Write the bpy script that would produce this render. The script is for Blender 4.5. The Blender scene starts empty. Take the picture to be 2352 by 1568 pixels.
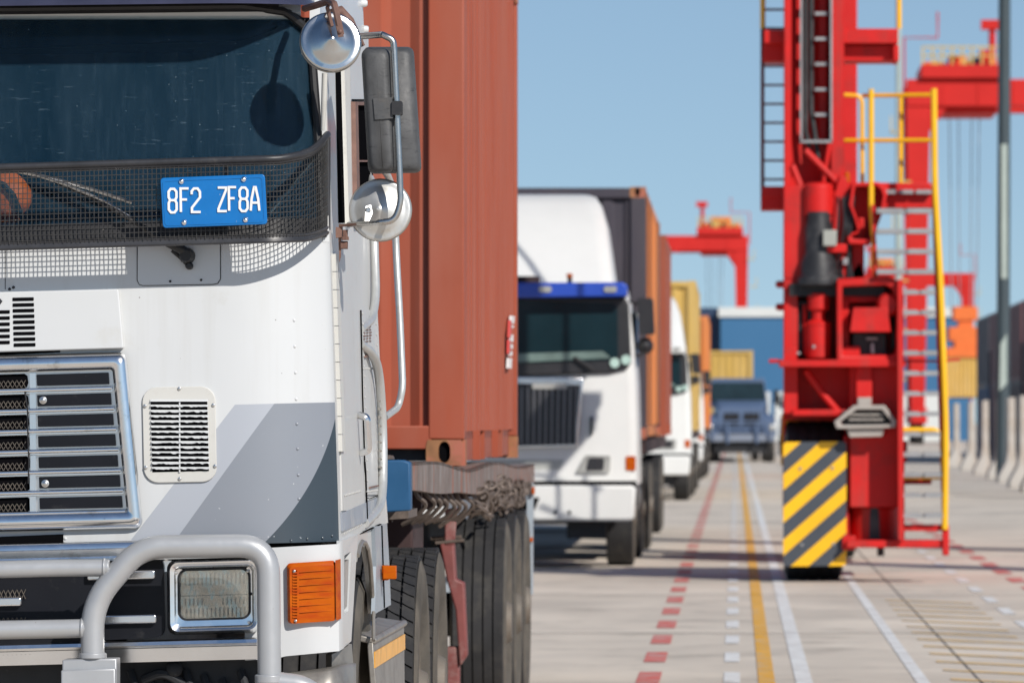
import bpy, bmesh, math, random
from math import radians, sin, cos, pi
from mathutils import Vector, Matrix, noise
random.seed(7)
scene = bpy.context.scene
COL = scene.collection

# ---------------------------------------------------------------- camera, sky, sun
F, X0, Y0 = 13829.0, 1689.0, 965.0          # measured focal length and vanishing point of the lanes
cam = bpy.data.cameras.new('camera')
co = bpy.data.objects.new('camera', cam); COL.objects.link(co)
co.location = (0, 0, 1.5); co.rotation_euler = (radians(90), 0, 0)
cam.sensor_width = 36; cam.lens = F / 2352 * 36
cam.shift_x = (1176 - X0) / 2352; cam.shift_y = (Y0 - 784) / 2352
cam.clip_start = 0.5; cam.clip_end = 6000
cam.dof.use_dof = True; cam.dof.focus_distance = 17.6; cam.dof.aperture_fstop = 9.8
cam.dof.aperture_blades = 9
scene.camera = co
SUN = Vector((0.70, -1.0, 0.82)).normalized()
w = bpy.data.worlds.new('World'); scene.world = w; w.use_nodes = True
nt = w.node_tree; nt.nodes.clear()
sky = nt.nodes.new('ShaderNodeTexSky'); sky.sky_type = 'NISHITA'; sky.sun_disc = False
sky.sun_elevation = math.asin(SUN.z); sky.sun_rotation = math.atan2(SUN.x, SUN.y)
sky.air_density = 1.0; sky.dust_density = 0.1; sky.ozone_density = 1.3; sky.altitude = 900
bg = nt.nodes.new('ShaderNodeBackground'); bg.inputs['Strength'].default_value = 0.084
out = nt.nodes.new('ShaderNodeOutputWorld')
tcw = nt.nodes.new('ShaderNodeTexCoord'); mpw = nt.nodes.new('ShaderNodeVectorMath'); mpw.operation = 'ADD'; mpw.inputs[1].default_value = (0, 0, .085)
nmw = nt.nodes.new('ShaderNodeVectorMath'); nmw.operation = 'NORMALIZE'
nt.links.new(tcw.outputs['Generated'], mpw.inputs[0]); nt.links.new(mpw.outputs[0], nmw.inputs[0]); nt.links.new(nmw.outputs[0], sky.inputs['Vector'])
tint = nt.nodes.new('ShaderNodeMix'); tint.data_type = 'RGBA'; tint.blend_type = 'MULTIPLY'; tint.inputs[0].default_value = 1; tint.inputs[7].default_value = (.96, 1.0, 1.02, 1)
nt.links.new(sky.outputs[0], tint.inputs[6]); nt.links.new(tint.outputs[2], bg.inputs['Color']); nt.links.new(bg.outputs[0], out.inputs['Surface'])
sl = bpy.data.lights.new('sun', 'SUN'); sl.energy = 4.15; sl.angle = radians(0.53); sl.color = (1.0, 0.945, 0.875)
so = bpy.data.objects.new('sun', sl); COL.objects.link(so)
so.rotation_euler = SUN.to_track_quat('Z', 'Y').to_euler(); so.location = (20, -20, 40)
vs = scene.view_settings
vs.view_transform = 'Standard'; vs.look = 'None'; vs.exposure = 0.08; vs.gamma = 1
scene.cycles.max_bounces = 6; scene.cycles.transparent_max_bounces = 12
scene.cycles.use_denoising = True; scene.cycles.caustics_reflective = False; scene.cycles.caustics_refractive = False

# ---------------------------------------------------------------- helpers
def WY(x, y, Y):
    """measured point of the photograph, taken back to its real distance Y (metres)"""
    return Vector(((x - X0) * Y / F, Y, 1.5 + (Y0 - y) * Y / F))

def lin(c):
    return tuple((v / 12.92 if v <= .04045 else ((v + .055) / 1.055) ** 2.4) for v in c)

def M(name, col, rough=.5, metal=0., spec=.5, coat=0., var=.12, vs=2.5, dirt=None, specks=None,
      bump=None, streak=None, alpha=None, emit=None, stretch=(1, 1, 1)):
    m = bpy.data.materials.new(name); m.use_nodes = True
    n = m.node_tree; N = n.nodes; L = n.links
    b = N['Principled BSDF']
    b.inputs['Roughness'].default_value = rough; b.inputs['Metallic'].default_value = metal
    b.inputs['Specular IOR Level'].default_value = spec; b.inputs['Coat Weight'].default_value = coat
    b.inputs['Coat Roughness'].default_value = .06
    tc = N.new('ShaderNodeTexCoord'); mp = N.new('ShaderNodeMapping')
    mp.inputs['Scale'].default_value = stretch
    L.new(tc.outputs['Object'], mp.inputs[0])
    def nz(scale, detail=4, rough_=.6, vec=mp):
        t = N.new('ShaderNodeTexNoise'); t.inputs['Scale'].default_value = scale
        t.inputs['Detail'].default_value = detail; t.inputs['Roughness'].default_value = rough_
        L.new(vec.outputs[0], t.inputs['Vector']); return t
    def mix(fac, a, c, blend='MIX'):
        x = N.new('ShaderNodeMix'); x.data_type = 'RGBA'; x.blend_type = blend
        if hasattr(fac, 'name'): L.new(fac, x.inputs[0])
        else: x.inputs[0].default_value = fac
        for s, v in ((6, a), (7, c)):
            if isinstance(v, tuple): x.inputs[s].default_value = (*v[:3], 1)
            else: L.new(v, x.inputs[s])
        return x.outputs[2]
    def ramp(src, a, b_):
        r = N.new('ShaderNodeMapRange'); r.inputs[1].default_value = a; r.inputs[2].default_value = b_
        r.clamp = True; L.new(src, r.inputs[0]); return r.outputs[0]
    c = tuple(col)
    if var:
        t = nz(vs)
        c = mix(ramp(t.outputs['Fac'], .3, .7), tuple(v * (1 - var) for v in col), tuple(min(1, v * (1 + var * .6)) for v in col))
    if streak:   # (colour, scale, lo, hi, stretch)
        mp2 = N.new('ShaderNodeMapping'); mp2.inputs['Scale'].default_value = streak[4]
        L.new(tc.outputs['Object'], mp2.inputs[0])
        t = nz(streak[1], 5, .6, mp2)
        c = mix(ramp(t.outputs['Fac'], streak[2], streak[3]), c, streak[0])
    if dirt:     # (colour, scale, lo, hi)
        t = nz(dirt[1], 7, .68)
        c = mix(ramp(t.outputs['Fac'], dirt[2], dirt[3]), c, dirt[0])
    if specks:   # (colour, scale, size)
        v = N.new('ShaderNodeTexVoronoi'); v.inputs['Scale'].default_value = specks[1]
        v.inputs['Randomness'].default_value = 1
        L.new(mp.outputs[0], v.inputs['Vector'])
        t = nz(specks[1] * 3, 2)
        ad = N.new('ShaderNodeMath'); ad.operation = 'MULTIPLY_ADD'; L.new(t.outputs['Fac'], ad.inputs[0]); ad.inputs[1].default_value = .12
        L.new(v.outputs['Distance'], ad.inputs[2])
        cs = N.new('ShaderNodeSeparateColor'); L.new(v.outputs['Color'], cs.inputs[0])
        gate = ramp(cs.outputs[0], .55, .56)
        dot = ramp(ad.outputs[0], specks[2] + .06, specks[2] + .045)
        mu = N.new('ShaderNodeMath'); mu.operation = 'MULTIPLY'; L.new(gate, mu.inputs[0]); L.new(dot, mu.inputs[1])
        c = mix(mu.outputs[0], c, specks[0])
    if isinstance(c, tuple): b.inputs['Base Color'].default_value = (*c, 1)
    else: L.new(c, b.inputs['Base Color'])
    if rough > .02:
        t = nz(vs * 4, 4)
        r = N.new('ShaderNodeMapRange'); L.new(t.outputs['Fac'], r.inputs[0])
        r.inputs[3].default_value = max(0, rough * .75); r.inputs[4].default_value = min(1, rough * 1.3)
        L.new(r.outputs[0], b.inputs['Roughness'])
    if bump:     # (strength, scale, distance)
        t = nz(bump[1], 5)
        bp = N.new('ShaderNodeBump'); bp.inputs['Strength'].default_value = bump[0]
        bp.inputs['Distance'].default_value = bump[2] if len(bump) > 2 else .01
        L.new(t.outputs['Fac'], bp.inputs['Height']); L.new(bp.outputs[0], b.inputs['Normal'])
        if coat: L.new(bp.outputs[0], b.inputs['Coat Normal'])
    if emit:
        b.inputs['Emission Color'].default_value = (*emit[0], 1); b.inputs['Emission Strength'].default_value = emit[1]
    if alpha is not None:
        tr = N.new('ShaderNodeBsdfTransparent'); tr.inputs[0].default_value = (*alpha[1], 1)
        ms = N.new('ShaderNodeMixShader'); ms.inputs[0].default_value = alpha[0]
        L.new(tr.outputs[0], ms.inputs[1]); L.new(b.outputs[0], ms.inputs[2])
        L.new(ms.outputs[0], N['Material Output'].inputs['Surface'])
    return m

WL = {}     # world origin of every object built
class G:
    """a bmesh that collects shapes and is linked as one mesh object"""
    def __init__(s): s.bm = bmesh.new(); s.mi = 0
    def face(s, vs_):
        try:
            f = s.bm.faces.new(vs_); f.material_index = s.mi; return f
        except ValueError: return None
    def poly(s, pts): return s.face([s.bm.verts.new(p) for p in pts])
    def prism(s, pts, off):
        off = Vector(off); a = [s.bm.verts.new(p) for p in pts]; b = [s.bm.verts.new(Vector(p) + off) for p in pts]
        s.face(a); s.face(b[::-1]); n = len(a)
        for i in range(n): s.face([a[i], b[i], b[(i + 1) % n], a[(i + 1) % n]])
        return s
    def pp(s, pts, Ya, Yb):
        """outline measured at distance Ya, with real depth back to Yb"""
        return s.prism([WY(x, y, Ya) for x, y in pts], (0, Yb - Ya, 0))
    def rect(s, x0, y0, x1, y1, Ya, Yb, slope=0, lean=0):
        dx = (x1 - x0)
        return s.pp([(x0, y0), (x1, y0 - slope * dx), (x1 + lean * (y1 - y0), y1 - slope * dx), (x0 + lean * (y1 - y0), y1)], Ya, Yb)
    def box(s, a, b):
        x0, y0, z0 = a; x1, y1, z1 = b
        return s.prism([(x0, y0, z0), (x1, y0, z0), (x1, y0, z1), (x0, y0, z1)], (0, y1 - y0, 0))
    def ring(s, c, u, v, r, seg):
        return [s.bm.verts.new(Vector(c) + (u * cos(2 * pi * k / seg) + v * sin(2 * pi * k / seg)) * r) for k in range(seg)]
    def skin(s, rings, cap=True, closed=False):
        for i in range(len(rings) - 1 + (1 if closed else 0)):
            a = rings[i]; b = rings[(i + 1) % len(rings)]; n = len(a)
            for k in range(n): s.face([a[k], a[(k + 1) % n], b[(k + 1) % n], b[k]])
        if cap and not closed:
            s.face(rings[0][::-1]); s.face(rings[-1])
    def tube(s, pts, r, seg=12, cap=True):
        pts = [Vector(p) for p in pts]; rings = []; u = None
        for i, p in enumerate(pts):
            t = (pts[min(i + 1, len(pts) - 1)] - pts[max(i - 1, 0)]).normalized()
            if u is None: u = t.orthogonal().normalized()
            u = (u - t * u.dot(t)).normalized(); v = t.cross(u)
            rr = r[i] if isinstance(r, (list, tuple)) else r
            rings.append(s.ring(p, u, v, rr, seg))
        s.skin(rings, cap); return s
    def lathe(s, c, axis, prof, seg=32, cap=True):
        axis = Vector(axis).normalized(); u = axis.orthogonal().normalized(); v = axis.cross(u)
        s.skin([s.ring(Vector(c) + axis * h, u, v, max(r, 1e-4), seg) for r, h in prof], cap); return s
    def ball(s, c, r, sc=(1, 1, 1), sub=2):
        m = Matrix.Translation(c) @ Matrix.Diagonal((r * sc[0], r * sc[1], r * sc[2], 1))
        res = bmesh.ops.create_icosphere(s.bm, subdivisions=sub, radius=1, matrix=m)
        for v in res['verts']:
            for f in v.link_faces: f.material_index = s.mi
        return s
    def sheet(s, rows, off):
        """grid of points given a real thickness"""
        off = Vector(off); nr, ncol = len(rows), len(rows[0])
        A = [[s.bm.verts.new(p) for p in r] for r in rows]
        B = [[s.bm.verts.new(Vector(p) + off) for p in r] for r in rows]
        for i in range(nr - 1):
            for j in range(ncol - 1):
                s.face([A[i][j], A[i][j + 1], A[i + 1][j + 1], A[i + 1][j]])
                s.face([B[i][j], B[i + 1][j], B[i + 1][j + 1], B[i][j + 1]])
        for i in range(nr - 1):
            s.face([A[i][0], A[i + 1][0], B[i + 1][0], B[i][0]]); s.face([A[i][-1], B[i][-1], B[i + 1][-1], A[i + 1][-1]])
        for j in range(ncol - 1):
            s.face([A[0][j], B[0][j], B[0][j + 1], A[0][j + 1]]); s.face([A[-1][j], A[-1][j + 1], B[-1][j + 1], B[-1][j]])
        return s
    def frame(s, outer, inner, off):
        """ring between two outlines with the same number of points"""
        off = Vector(off); n = len(outer)
        o = [s.bm.verts.new(p) for p in outer]; i_ = [s.bm.verts.new(p) for p in inner]
        O = [s.bm.verts.new(Vector(p) + off) for p in outer]; I = [s.bm.verts.new(Vector(p) + off) for p in inner]
        for k in range(n):
            q = (k + 1) % n
            s.face([o[k], o[q], i_[q], i_[k]]); s.face([O[k], I[k], I[q], O[q]])
            s.face([o[k], O[k], O[q], o[q]]); s.face([i_[k], i_[q], I[q], I[k]])
        return s
    def mirror(s, c, h):
        """add the reflection of everything through the plane at c with normal h"""
        c = Vector(c); h = Vector(h).normalized()
        d = bmesh.ops.duplicate(s.bm, geom=s.bm.verts[:] + s.bm.edges[:] + s.bm.faces[:])
        for v in [e for e in d['geom'] if isinstance(e, bmesh.types.BMVert)]:
            v.co = v.co - h * (2 * (v.co.x - c.x) / h.x)
        return s
    def build(s, name, mats, parent=None, smooth=40, bevel=0, origin=None):
        if not isinstance(mats, (list, tuple)): mats = [mats]
        bmesh.ops.recalc_face_normals(s.bm, faces=s.bm.faces[:])
        if parent is not None: o = WL[parent.name]
        elif origin is not None: o = Vector(origin)
        else:
            xs = [v.co for v in s.bm.verts]
            o = Vector(((min(p.x for p in xs) + max(p.x for p in xs)) / 2, (min(p.y for p in xs) + max(p.y for p in xs)) / 2, min(p.z for p in xs)))
        bmesh.ops.translate(s.bm, verts=s.bm.verts[:], vec=-o)
        me = bpy.data.meshes.new(name); s.bm.to_mesh(me); s.bm.free()
        for m in mats: me.materials.append(m)
        if smooth:
            me.polygons.foreach_set('use_smooth', [True] * len(me.polygons)); me.set_sharp_from_angle(angle=radians(smooth))
        ob = bpy.data.objects.new(name, me); COL.objects.link(ob)
        if parent is not None: ob.parent = parent
        else: ob.location = o
        WL[ob.name] = o
        if bevel:
            md = ob.modifiers.new('bevel', 'BEVEL'); md.width = bevel; md.segments = 2; md.limit_method = 'ANGLE'; md.angle_limit = radians(35)
            md.harden_normals = False
        return ob

def pair(g, name, mats, parent, c, h, **k):
    """a part and its mirror image on the other side, two objects"""
    g2 = G(); g2.bm.free(); g2.bm = g.bm.copy()
    for v in g2.bm.verts: v.co = v.co - h * (2 * (v.co.x - c.x) / h.x)
    o = g.build(name, mats, parent, **k); g2.build(name, mats, parent, **k); return o
def mirror_tree(o, parent, c, h):
    """the same part on the other side of its thing"""
    n = o.copy(); COL.objects.link(n); n.parent = parent; WL[n.name] = WL[o.name]; off = WL[o.name]
    if o.data:
        n.data = o.data.copy()
        for v in n.data.vertices: p = v.co + off; v.co = p - h * (2 * (p.x - c.x) / h.x) - off
        n.data.flip_normals()
    for ch in list(o.children): mirror_tree(ch, n, c, h)
def tag(o, label=None, cat=None, group=None, kind=None):
    for k, v in (('label', label), ('category', cat), ('group', group), ('kind', kind)):
        if v: o[k] = v
    return o
def root(name, loc, label, cat, group=None):
    o = bpy.data.objects.new(name, None); COL.objects.link(o); o.location = loc; o.empty_display_size = .3
    WL[o.name] = Vector(loc); return tag(o, label, cat, group)
def copy_tree(o, parent=None):
    c = o.copy(); COL.objects.link(c); c.parent = parent; WL[c.name] = WL[o.name]
    for ch in list(o.children): copy_tree(ch, c)
    return c

def fillet(pts, r, n=6):
    """round the inner corners of a 3-D path"""
    pts = [Vector(p) for p in pts]; o = [pts[0]]
    rs = r if isinstance(r, (list, tuple)) else [r] * (len(pts) - 2)
    for i in range(1, len(pts) - 1):
        a, b, c = pts[i - 1], pts[i], pts[i + 1]
        l = min(rs[i - 1], (b - a).length * .49, (c - b).length * .49)
        p = b + (a - b).normalized() * l; q = b + (c - b).normalized() * l
        for k in range(n + 1):
            t = k / n; o.append(p * (1 - t) ** 2 + b * 2 * t * (1 - t) + q * t * t)
    o.append(pts[-1]); return o
def rrect(x0, y0, x1, y1, r, n=5, slope=0., lean=0.):
    """rounded rectangle outline in measured coordinates"""
    P = []
    for cx, cy, a0 in ((x1 - r, y0 + r, -90), (x1 - r, y1 - r, 0), (x0 + r, y1 - r, 90), (x0 + r, y0 + r, 180)):
        for k in range(n + 1):
            a = radians(a0 + 90 * k / n); P.append((cx + r * cos(a), cy + r * sin(a)))
    return [(x + lean * (y - y0), y - slope * (x - x0)) for x, y in P]
def quad(p, r, n=5):
    """any 4-corner outline (clockwise from top left) with rounded corners"""
    P = []
    for i in range(4):
        a, b, c = Vector(p[i - 1]), Vector(p[i]), Vector(p[(i + 1) % 4])
        s_ = b + (a - b).normalized() * r; e = b + (c - b).normalized() * r
        for k in range(n + 1):
            t = k / n; v = s_ * (1 - t) ** 2 + b * 2 * t * (1 - t) + e * t * t; P.append((v.x, v.y))
    return P

# ---------------------------------------------------------------- materials
WHITE = (.61, .625, .63)
m_white = M('white_truck_paint', WHITE, .38, coat=.35, var=.03, vs=1.2, specks=((.18, .17, .16), 16, .035), dirt=((.55, .54, .5), 5, .62, .85), bump=(.05, 3, .01))
m_side = M('shaded_weathered_white', (.55, .55, .535), .42, coat=.15, var=.05, vs=2, dirt=((.45, .43, .40), 5, .55, .85), specks=((.2, .15, .12), 14, .03))  # white darkened for the dimmer light on the cab side, plus dirt and chips
m_chrome = M('polished_metal', (.88, .885, .89), .19, 1, var=.06, vs=8, specks=((.35, .34, .32), 30, .04), dirt=((.5, .46, .4), 12, .62, .8), bump=(.06, 6, .01))
m_steel = M('dull_stainless_steel', (.68, .67, .65), .3, 1, var=.12, vs=14, dirt=((.3, .24, .18), 25, .62, .8))
m_mirror_back = M('stained_stainless_disc', (.60, .60, .59), .2, 1, var=.08, vs=7, dirt=((.62, .55, .42), 9, .56, .72), specks=((.8, .8, .8), 40, .05), bump=(.12, 8, .01))
m_silver = M('silver_pipe_paint', (.46, .47, .48), .36, .35, coat=.1, var=.06, vs=6, specks=((.2, .16, .13), 22, .035), bump=(.04, 40, .004))
m_black = M('black_plastic', (.018, .018, .02), .5, var=.25, vs=9, dirt=((.09, .085, .08), 16, .6, .85))
m_guard = M('black_guard_coating', (.032, .033, .038), .42, var=.25, vs=10, dirt=((.12, .11, .1), 14, .6, .85), specks=((.25, .24, .22), 25, .03))
m_disc2 = M('matt_stainless_disc', (.66, .66, .64), .42, .75, var=.08, vs=7, dirt=((.5, .45, .36), 9, .56, .75), specks=((.8, .8, .8), 40, .05))
m_rubber = M('mirror_housing_plastic', (.075, .077, .08), .55, var=.3, vs=12, streak=((.025, .025, .028), 26, .6, .7, (1, 1, 5)), dirt=((.11, .1, .09), 9, .55, .8), bump=(.25, 60, .004))
m_dark = M('dark_void', (.005, .005, .006), .95, spec=0., var=0)
m_darkpanel = M('black_grille_panel', (.010, .011, .015), .4, spec=.2, var=.2, specks=((.4, .38, .3), 22, .035), dirt=((.045, .045, .045), 14, .6, .85))
m_brownmesh = M('dusty_expanded_metal', (.14, .12, .10), .6, .3, var=.3, vs=30)
m_ivory = M('aged_ivory_paint', (.60, .595, .56), .5, var=.07, dirt=((.4, .37, .32), 9, .55, .85), specks=((.2, .12, .08), 22, .03))
m_amber = M('amber_lens', (.50, .10, .001), .5, spec=.12, coat=.0, var=.2, vs=10, streak=((.40, .045, .003), 18, .45, .7, (.5, 1, 2)))
m_tyre = M('tyre_rubber', (.030, .030, .032), .75, spec=.3, var=.25, vs=6, dirt=((.075, .07, .062), 8, .5, .85), bump=(.2, 60, .006))
m_wall = M('tyre_sidewall', (.105, .095, .08), .8, spec=.25, var=.3, vs=4, dirt=((.18, .155, .125), 6, .45, .8))
m_rim = M('dusty_steel_rim', (.2, .175, .145), .6, .3, var=.25, dirt=((.16, .12, .09), 10, .5, .8))
m_interior = M('cab_interior_trim', (.03, .032, .036), .8, var=.2)
m_seat = M('seat_cloth', (.05, .055, .07), .9, var=.3, vs=20)
m_plate = M('blue_plate', (.002, .155, .47), .35, var=.06, vs=20, specks=((.5, .5, .55), 60, .05))
m_platewhite = M('plate_lettering', (.82, .82, .8), .45, var=.05, specks=((.3, .2, .15), 60, .05))
m_bluegrey = M('blue_grey_skirt', (.33, .38, .43), .45, coat=.1, var=.1, dirt=((.5, .48, .44), 8, .55, .8))
m_tape = M('amber_reflective_tape', (.86, .44, .09), .4, var=.2, vs=12)
m_brown = M('rusty_brown_bracket', (.2, .11, .085), .6, .2, var=.3, vs=20)
m_stainbox = M('scuffed_alloy_step', (.33, .31, .28), .45, .5, var=.15, vs=6, dirt=((.17, .15, .14), 8, .5, .8))

def glass_mat(name, base, trans, fac, dust):
    m = bpy.data.materials.new(name); m.use_nodes = True; n = m.node_tree; N = n.nodes; L = n.links
    b = N['Principled BSDF']; b.inputs['Roughness'].default_value = .03; b.inputs['IOR'].default_value = 1.5
    tc = N.new('ShaderNodeTexCoord')
    def nz(sc, st, det=6):
        mp = N.new('ShaderNodeMapping'); mp.inputs['Scale'].default_value = st; L.new(tc.outputs['Object'], mp.inputs[0])
        t = N.new('ShaderNodeTexNoise'); t.inputs['Scale'].default_value = sc; t.inputs['Detail'].default_value = det; t.inputs['Roughness'].default_value = .65
        L.new(mp.outputs[0], t.inputs['Vector']); return t.outputs['Fac']
    def rmp(s_, a, b_, c, d):
        r = N.new('ShaderNodeMapRange'); r.inputs[1].default_value = a; r.inputs[2].default_value = b_; r.inputs[3].default_value = c; r.inputs[4].default_value = d; L.new(s_, r.inputs[0]); return r.outputs[0]
    def mth(op, a, b_):
        r = N.new('ShaderNodeMath'); r.operation = op
        for i, v in enumerate((a, b_)):
            if isinstance(v, float): r.inputs[i].default_value = v
            else: L.new(v, r.inputs[i])
        return r.outputs[0]
    smear = rmp(nz(3.0, (2.2, 1, .5)), .35, .75, 0, 1)
    fine = rmp(nz(22, (3, 1, .35)), .5, .75, 0, .6)
    scr = rmp(nz(60, (.25, 1, 2.4), 2), .67, .72, 0, 1)
    v = N.new('ShaderNodeTexVoronoi'); v.inputs['Scale'].default_value = 42; L.new(tc.outputs['Object'], v.inputs['Vector'])
    sp = rmp(v.outputs['Distance'], .075, .055, 0, 1)
    cs = N.new('ShaderNodeSeparateColor'); L.new(v.outputs['Color'], cs.inputs[0]); sp = mth('MULTIPLY', sp, rmp(cs.outputs[0], .7, .72, 0, 1))
    d = mth('ADD', mth('MULTIPLY', mth('ADD', smear, fine), dust), mth('ADD', mth('MULTIPLY', scr, .14), mth('MULTIPLY', sp, .4)))
    mx = N.new('ShaderNodeMix'); mx.data_type = 'RGBA'; L.new(d, mx.inputs[0]); mx.inputs[6].default_value = (*base, 1); mx.inputs[7].default_value = (.5, .6, .62, 1)
    L.new(mx.outputs[2], b.inputs['Base Color'])
    tr = N.new('ShaderNodeBsdfTransparent'); tr.inputs[0].default_value = (*trans, 1)
    ms = N.new('ShaderNodeMixShader'); L.new(mth('ADD', mth('MULTIPLY', d, 1.0), fac), ms.inputs[0])
    L.new(tr.outputs[0], ms.inputs[1]); L.new(b.outputs[0], ms.inputs[2]); L.new(ms.outputs[0], N['Material Output'].inputs['Surface'])
    return m
m_glass = glass_mat('dusty_windscreen', (.020, .075, .135), (.88, .93, .95), .145, .07)
m_glass2 = glass_mat('side_window', (.006, .008, .01), (.3, .36, .38), .85, .01)

def tyre(parent, c, R, w, style='rib', seg=72, rim=True, detail=True, name='tyre', nm_rim='rim', inward=-1):
    """tyre about a lateral axle; c is the centre of its width"""
    g = G(); c = Vector(c); rr = R * .58
    prof = [(rr, -w * .36), (R * .72, -w * .5), (R * .9, -w * .5), (R * .965, -w * .46)]
    gd = .014
    if style == 'rib' and detail:
        xs = [-.44, -.29, -.26, -.11, -.08, .08, .11, .26, .29, .44]
        prof += [(R, xs[0] * w), (R, xs[1] * w), (R - gd, xs[1] * w), (R - gd, xs[2] * w), (R, xs[2] * w), (R, xs[3] * w), (R - gd, xs[3] * w), (R - gd, xs[4] * w),
                 (R, xs[4] * w), (R, xs[5] * w), (R - gd, xs[5] * w), (R - gd, xs[6] * w), (R, xs[6] * w), (R, xs[7] * w), (R - gd, xs[7] * w), (R - gd, xs[8] * w), (R, xs[8] * w), (R, xs[9] * w)]
    elif style == 'lug': prof += [(R - .02, -.45 * w), (R - .02, .45 * w)]
    else: prof += [(R, -.43 * w), (R, .43 * w)]
    prof += [(R * .965, w * .46), (R * .9, w * .5), (R * .72, w * .5), (rr, w * .36)]
    g.lathe(c, (1, 0, 0), prof, seg, cap=False)
    if style == 'lug':
        K = 56; rows = 5
        for k in range(K):
            for j in range(rows):
                a0 = 2 * pi * (k + (.5 if j % 2 else 0)) / K; da = 2 * pi / K * .43
                xa = w * (-.455 + .91 * j / rows) + .004; xb = w * (-.455 + .91 * (j + 1) / rows) - .004
                sk = da * .55 * (1 if j < 2 else -1)
                pts = []
                for x, a in ((xa, a0 - da - sk), ((xa + xb) / 2, a0 - da * 1.12), (xb, a0 - da + sk), (xb, a0 + da + sk), ((xa + xb) / 2, a0 + da * .95), (xa, a0 + da - sk)):
                    pts.append((x, a))
                lo = [g.bm.verts.new(c + Vector((x, sin(a) * (R - .022), cos(a) * (R - .022)))) for x, a in pts]
                hi = [g.bm.verts.new(c + Vector((x, sin(a) * R, cos(a) * R))) for x, a in pts]
                g.face(hi)
                for q in range(6): g.face([lo[q], lo[(q + 1) % 6], hi[(q + 1) % 6], hi[q]])
    for f in g.bm.faces:
        m_ = f.calc_center_median() - c; q = math.hypot(m_.y, m_.z)
        if q < R * .955 and abs(m_.x) > w * .3: f.material_index = 1
    t = g.build(name, [m_tyre, m_wall], parent, smooth=30)
    if rim:
        g = G()
        s = -inward
        g.lathe(c, (s, 0, 0), [(rr * .98, -w * .3), (rr * 1.0, w * .40), (rr * .94, w * .40), (rr * .86, w * .2), (rr * .62, w * .05), (rr * .5, w * .3), (.11, w * .42), (.09, w * .55)], 36)
        for k in range(10):
            a = 2 * pi * k / 10; g.lathe(c + Vector((s * w * .1, cos(a) * rr * .56, sin(a) * rr * .56)), (s, 0, 0), [(.016, 0), (.016, .07), (.008, .08)], 6)
        g.build(nm_rim, m_rim, t if parent is not None else t)
    return t
# ================================================================ near cab-over truck
Y1 = 17.3
CX = (-149 - X0) * Y1 / F                       # centre line of the cab
HN = Vector((cos(radians(1.5)), 0, sin(radians(1.5))))   # the cab leans a little on the road's camber
CP = Vector((CX, Y1, 1.5))
truck = root('cab_over_truck', (CX, Y1, 0), 'white cab-over truck with grey stripes and blue plate, hiding part of the red container', 'truck')
def Wt(x, y, d=0.): return WY(x, y, Y1 + d)
def xc(y): return 757 + (y - 560) * .033        # front corner of the cab
def df(x, y):                                    # depth of the rounded front behind the foremost plane
    t = max(0., (x - 470) / (xc(y) - 470)); d = .15 * t ** 3
    if y < 560: d += (560 - y) / 540 * .10
    return d
def Fr(x, y, off=0.): return Wt(x, y, df(x, y) + off)
def xr(y): return 835 + .0455 * y                # rear edge of the cab side
YR = 19.3
def Sd(x, y, off=0.):
    a = Fr(xc(y), y); b = WY(xr(y), y, YR); k = (x - X0) / F
    t = (k * a.y - a.x) / ((b.x - a.x) - k * (b.y - a.y)); p = a + (b - a) * t
    z = 1.5 + (Y0 - y) * p.y / F
    return Vector((p.x + off, p.y, z))
def frange(a, b, n): return [a + (b - a) * i / n for i in range(n + 1)]

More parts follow.
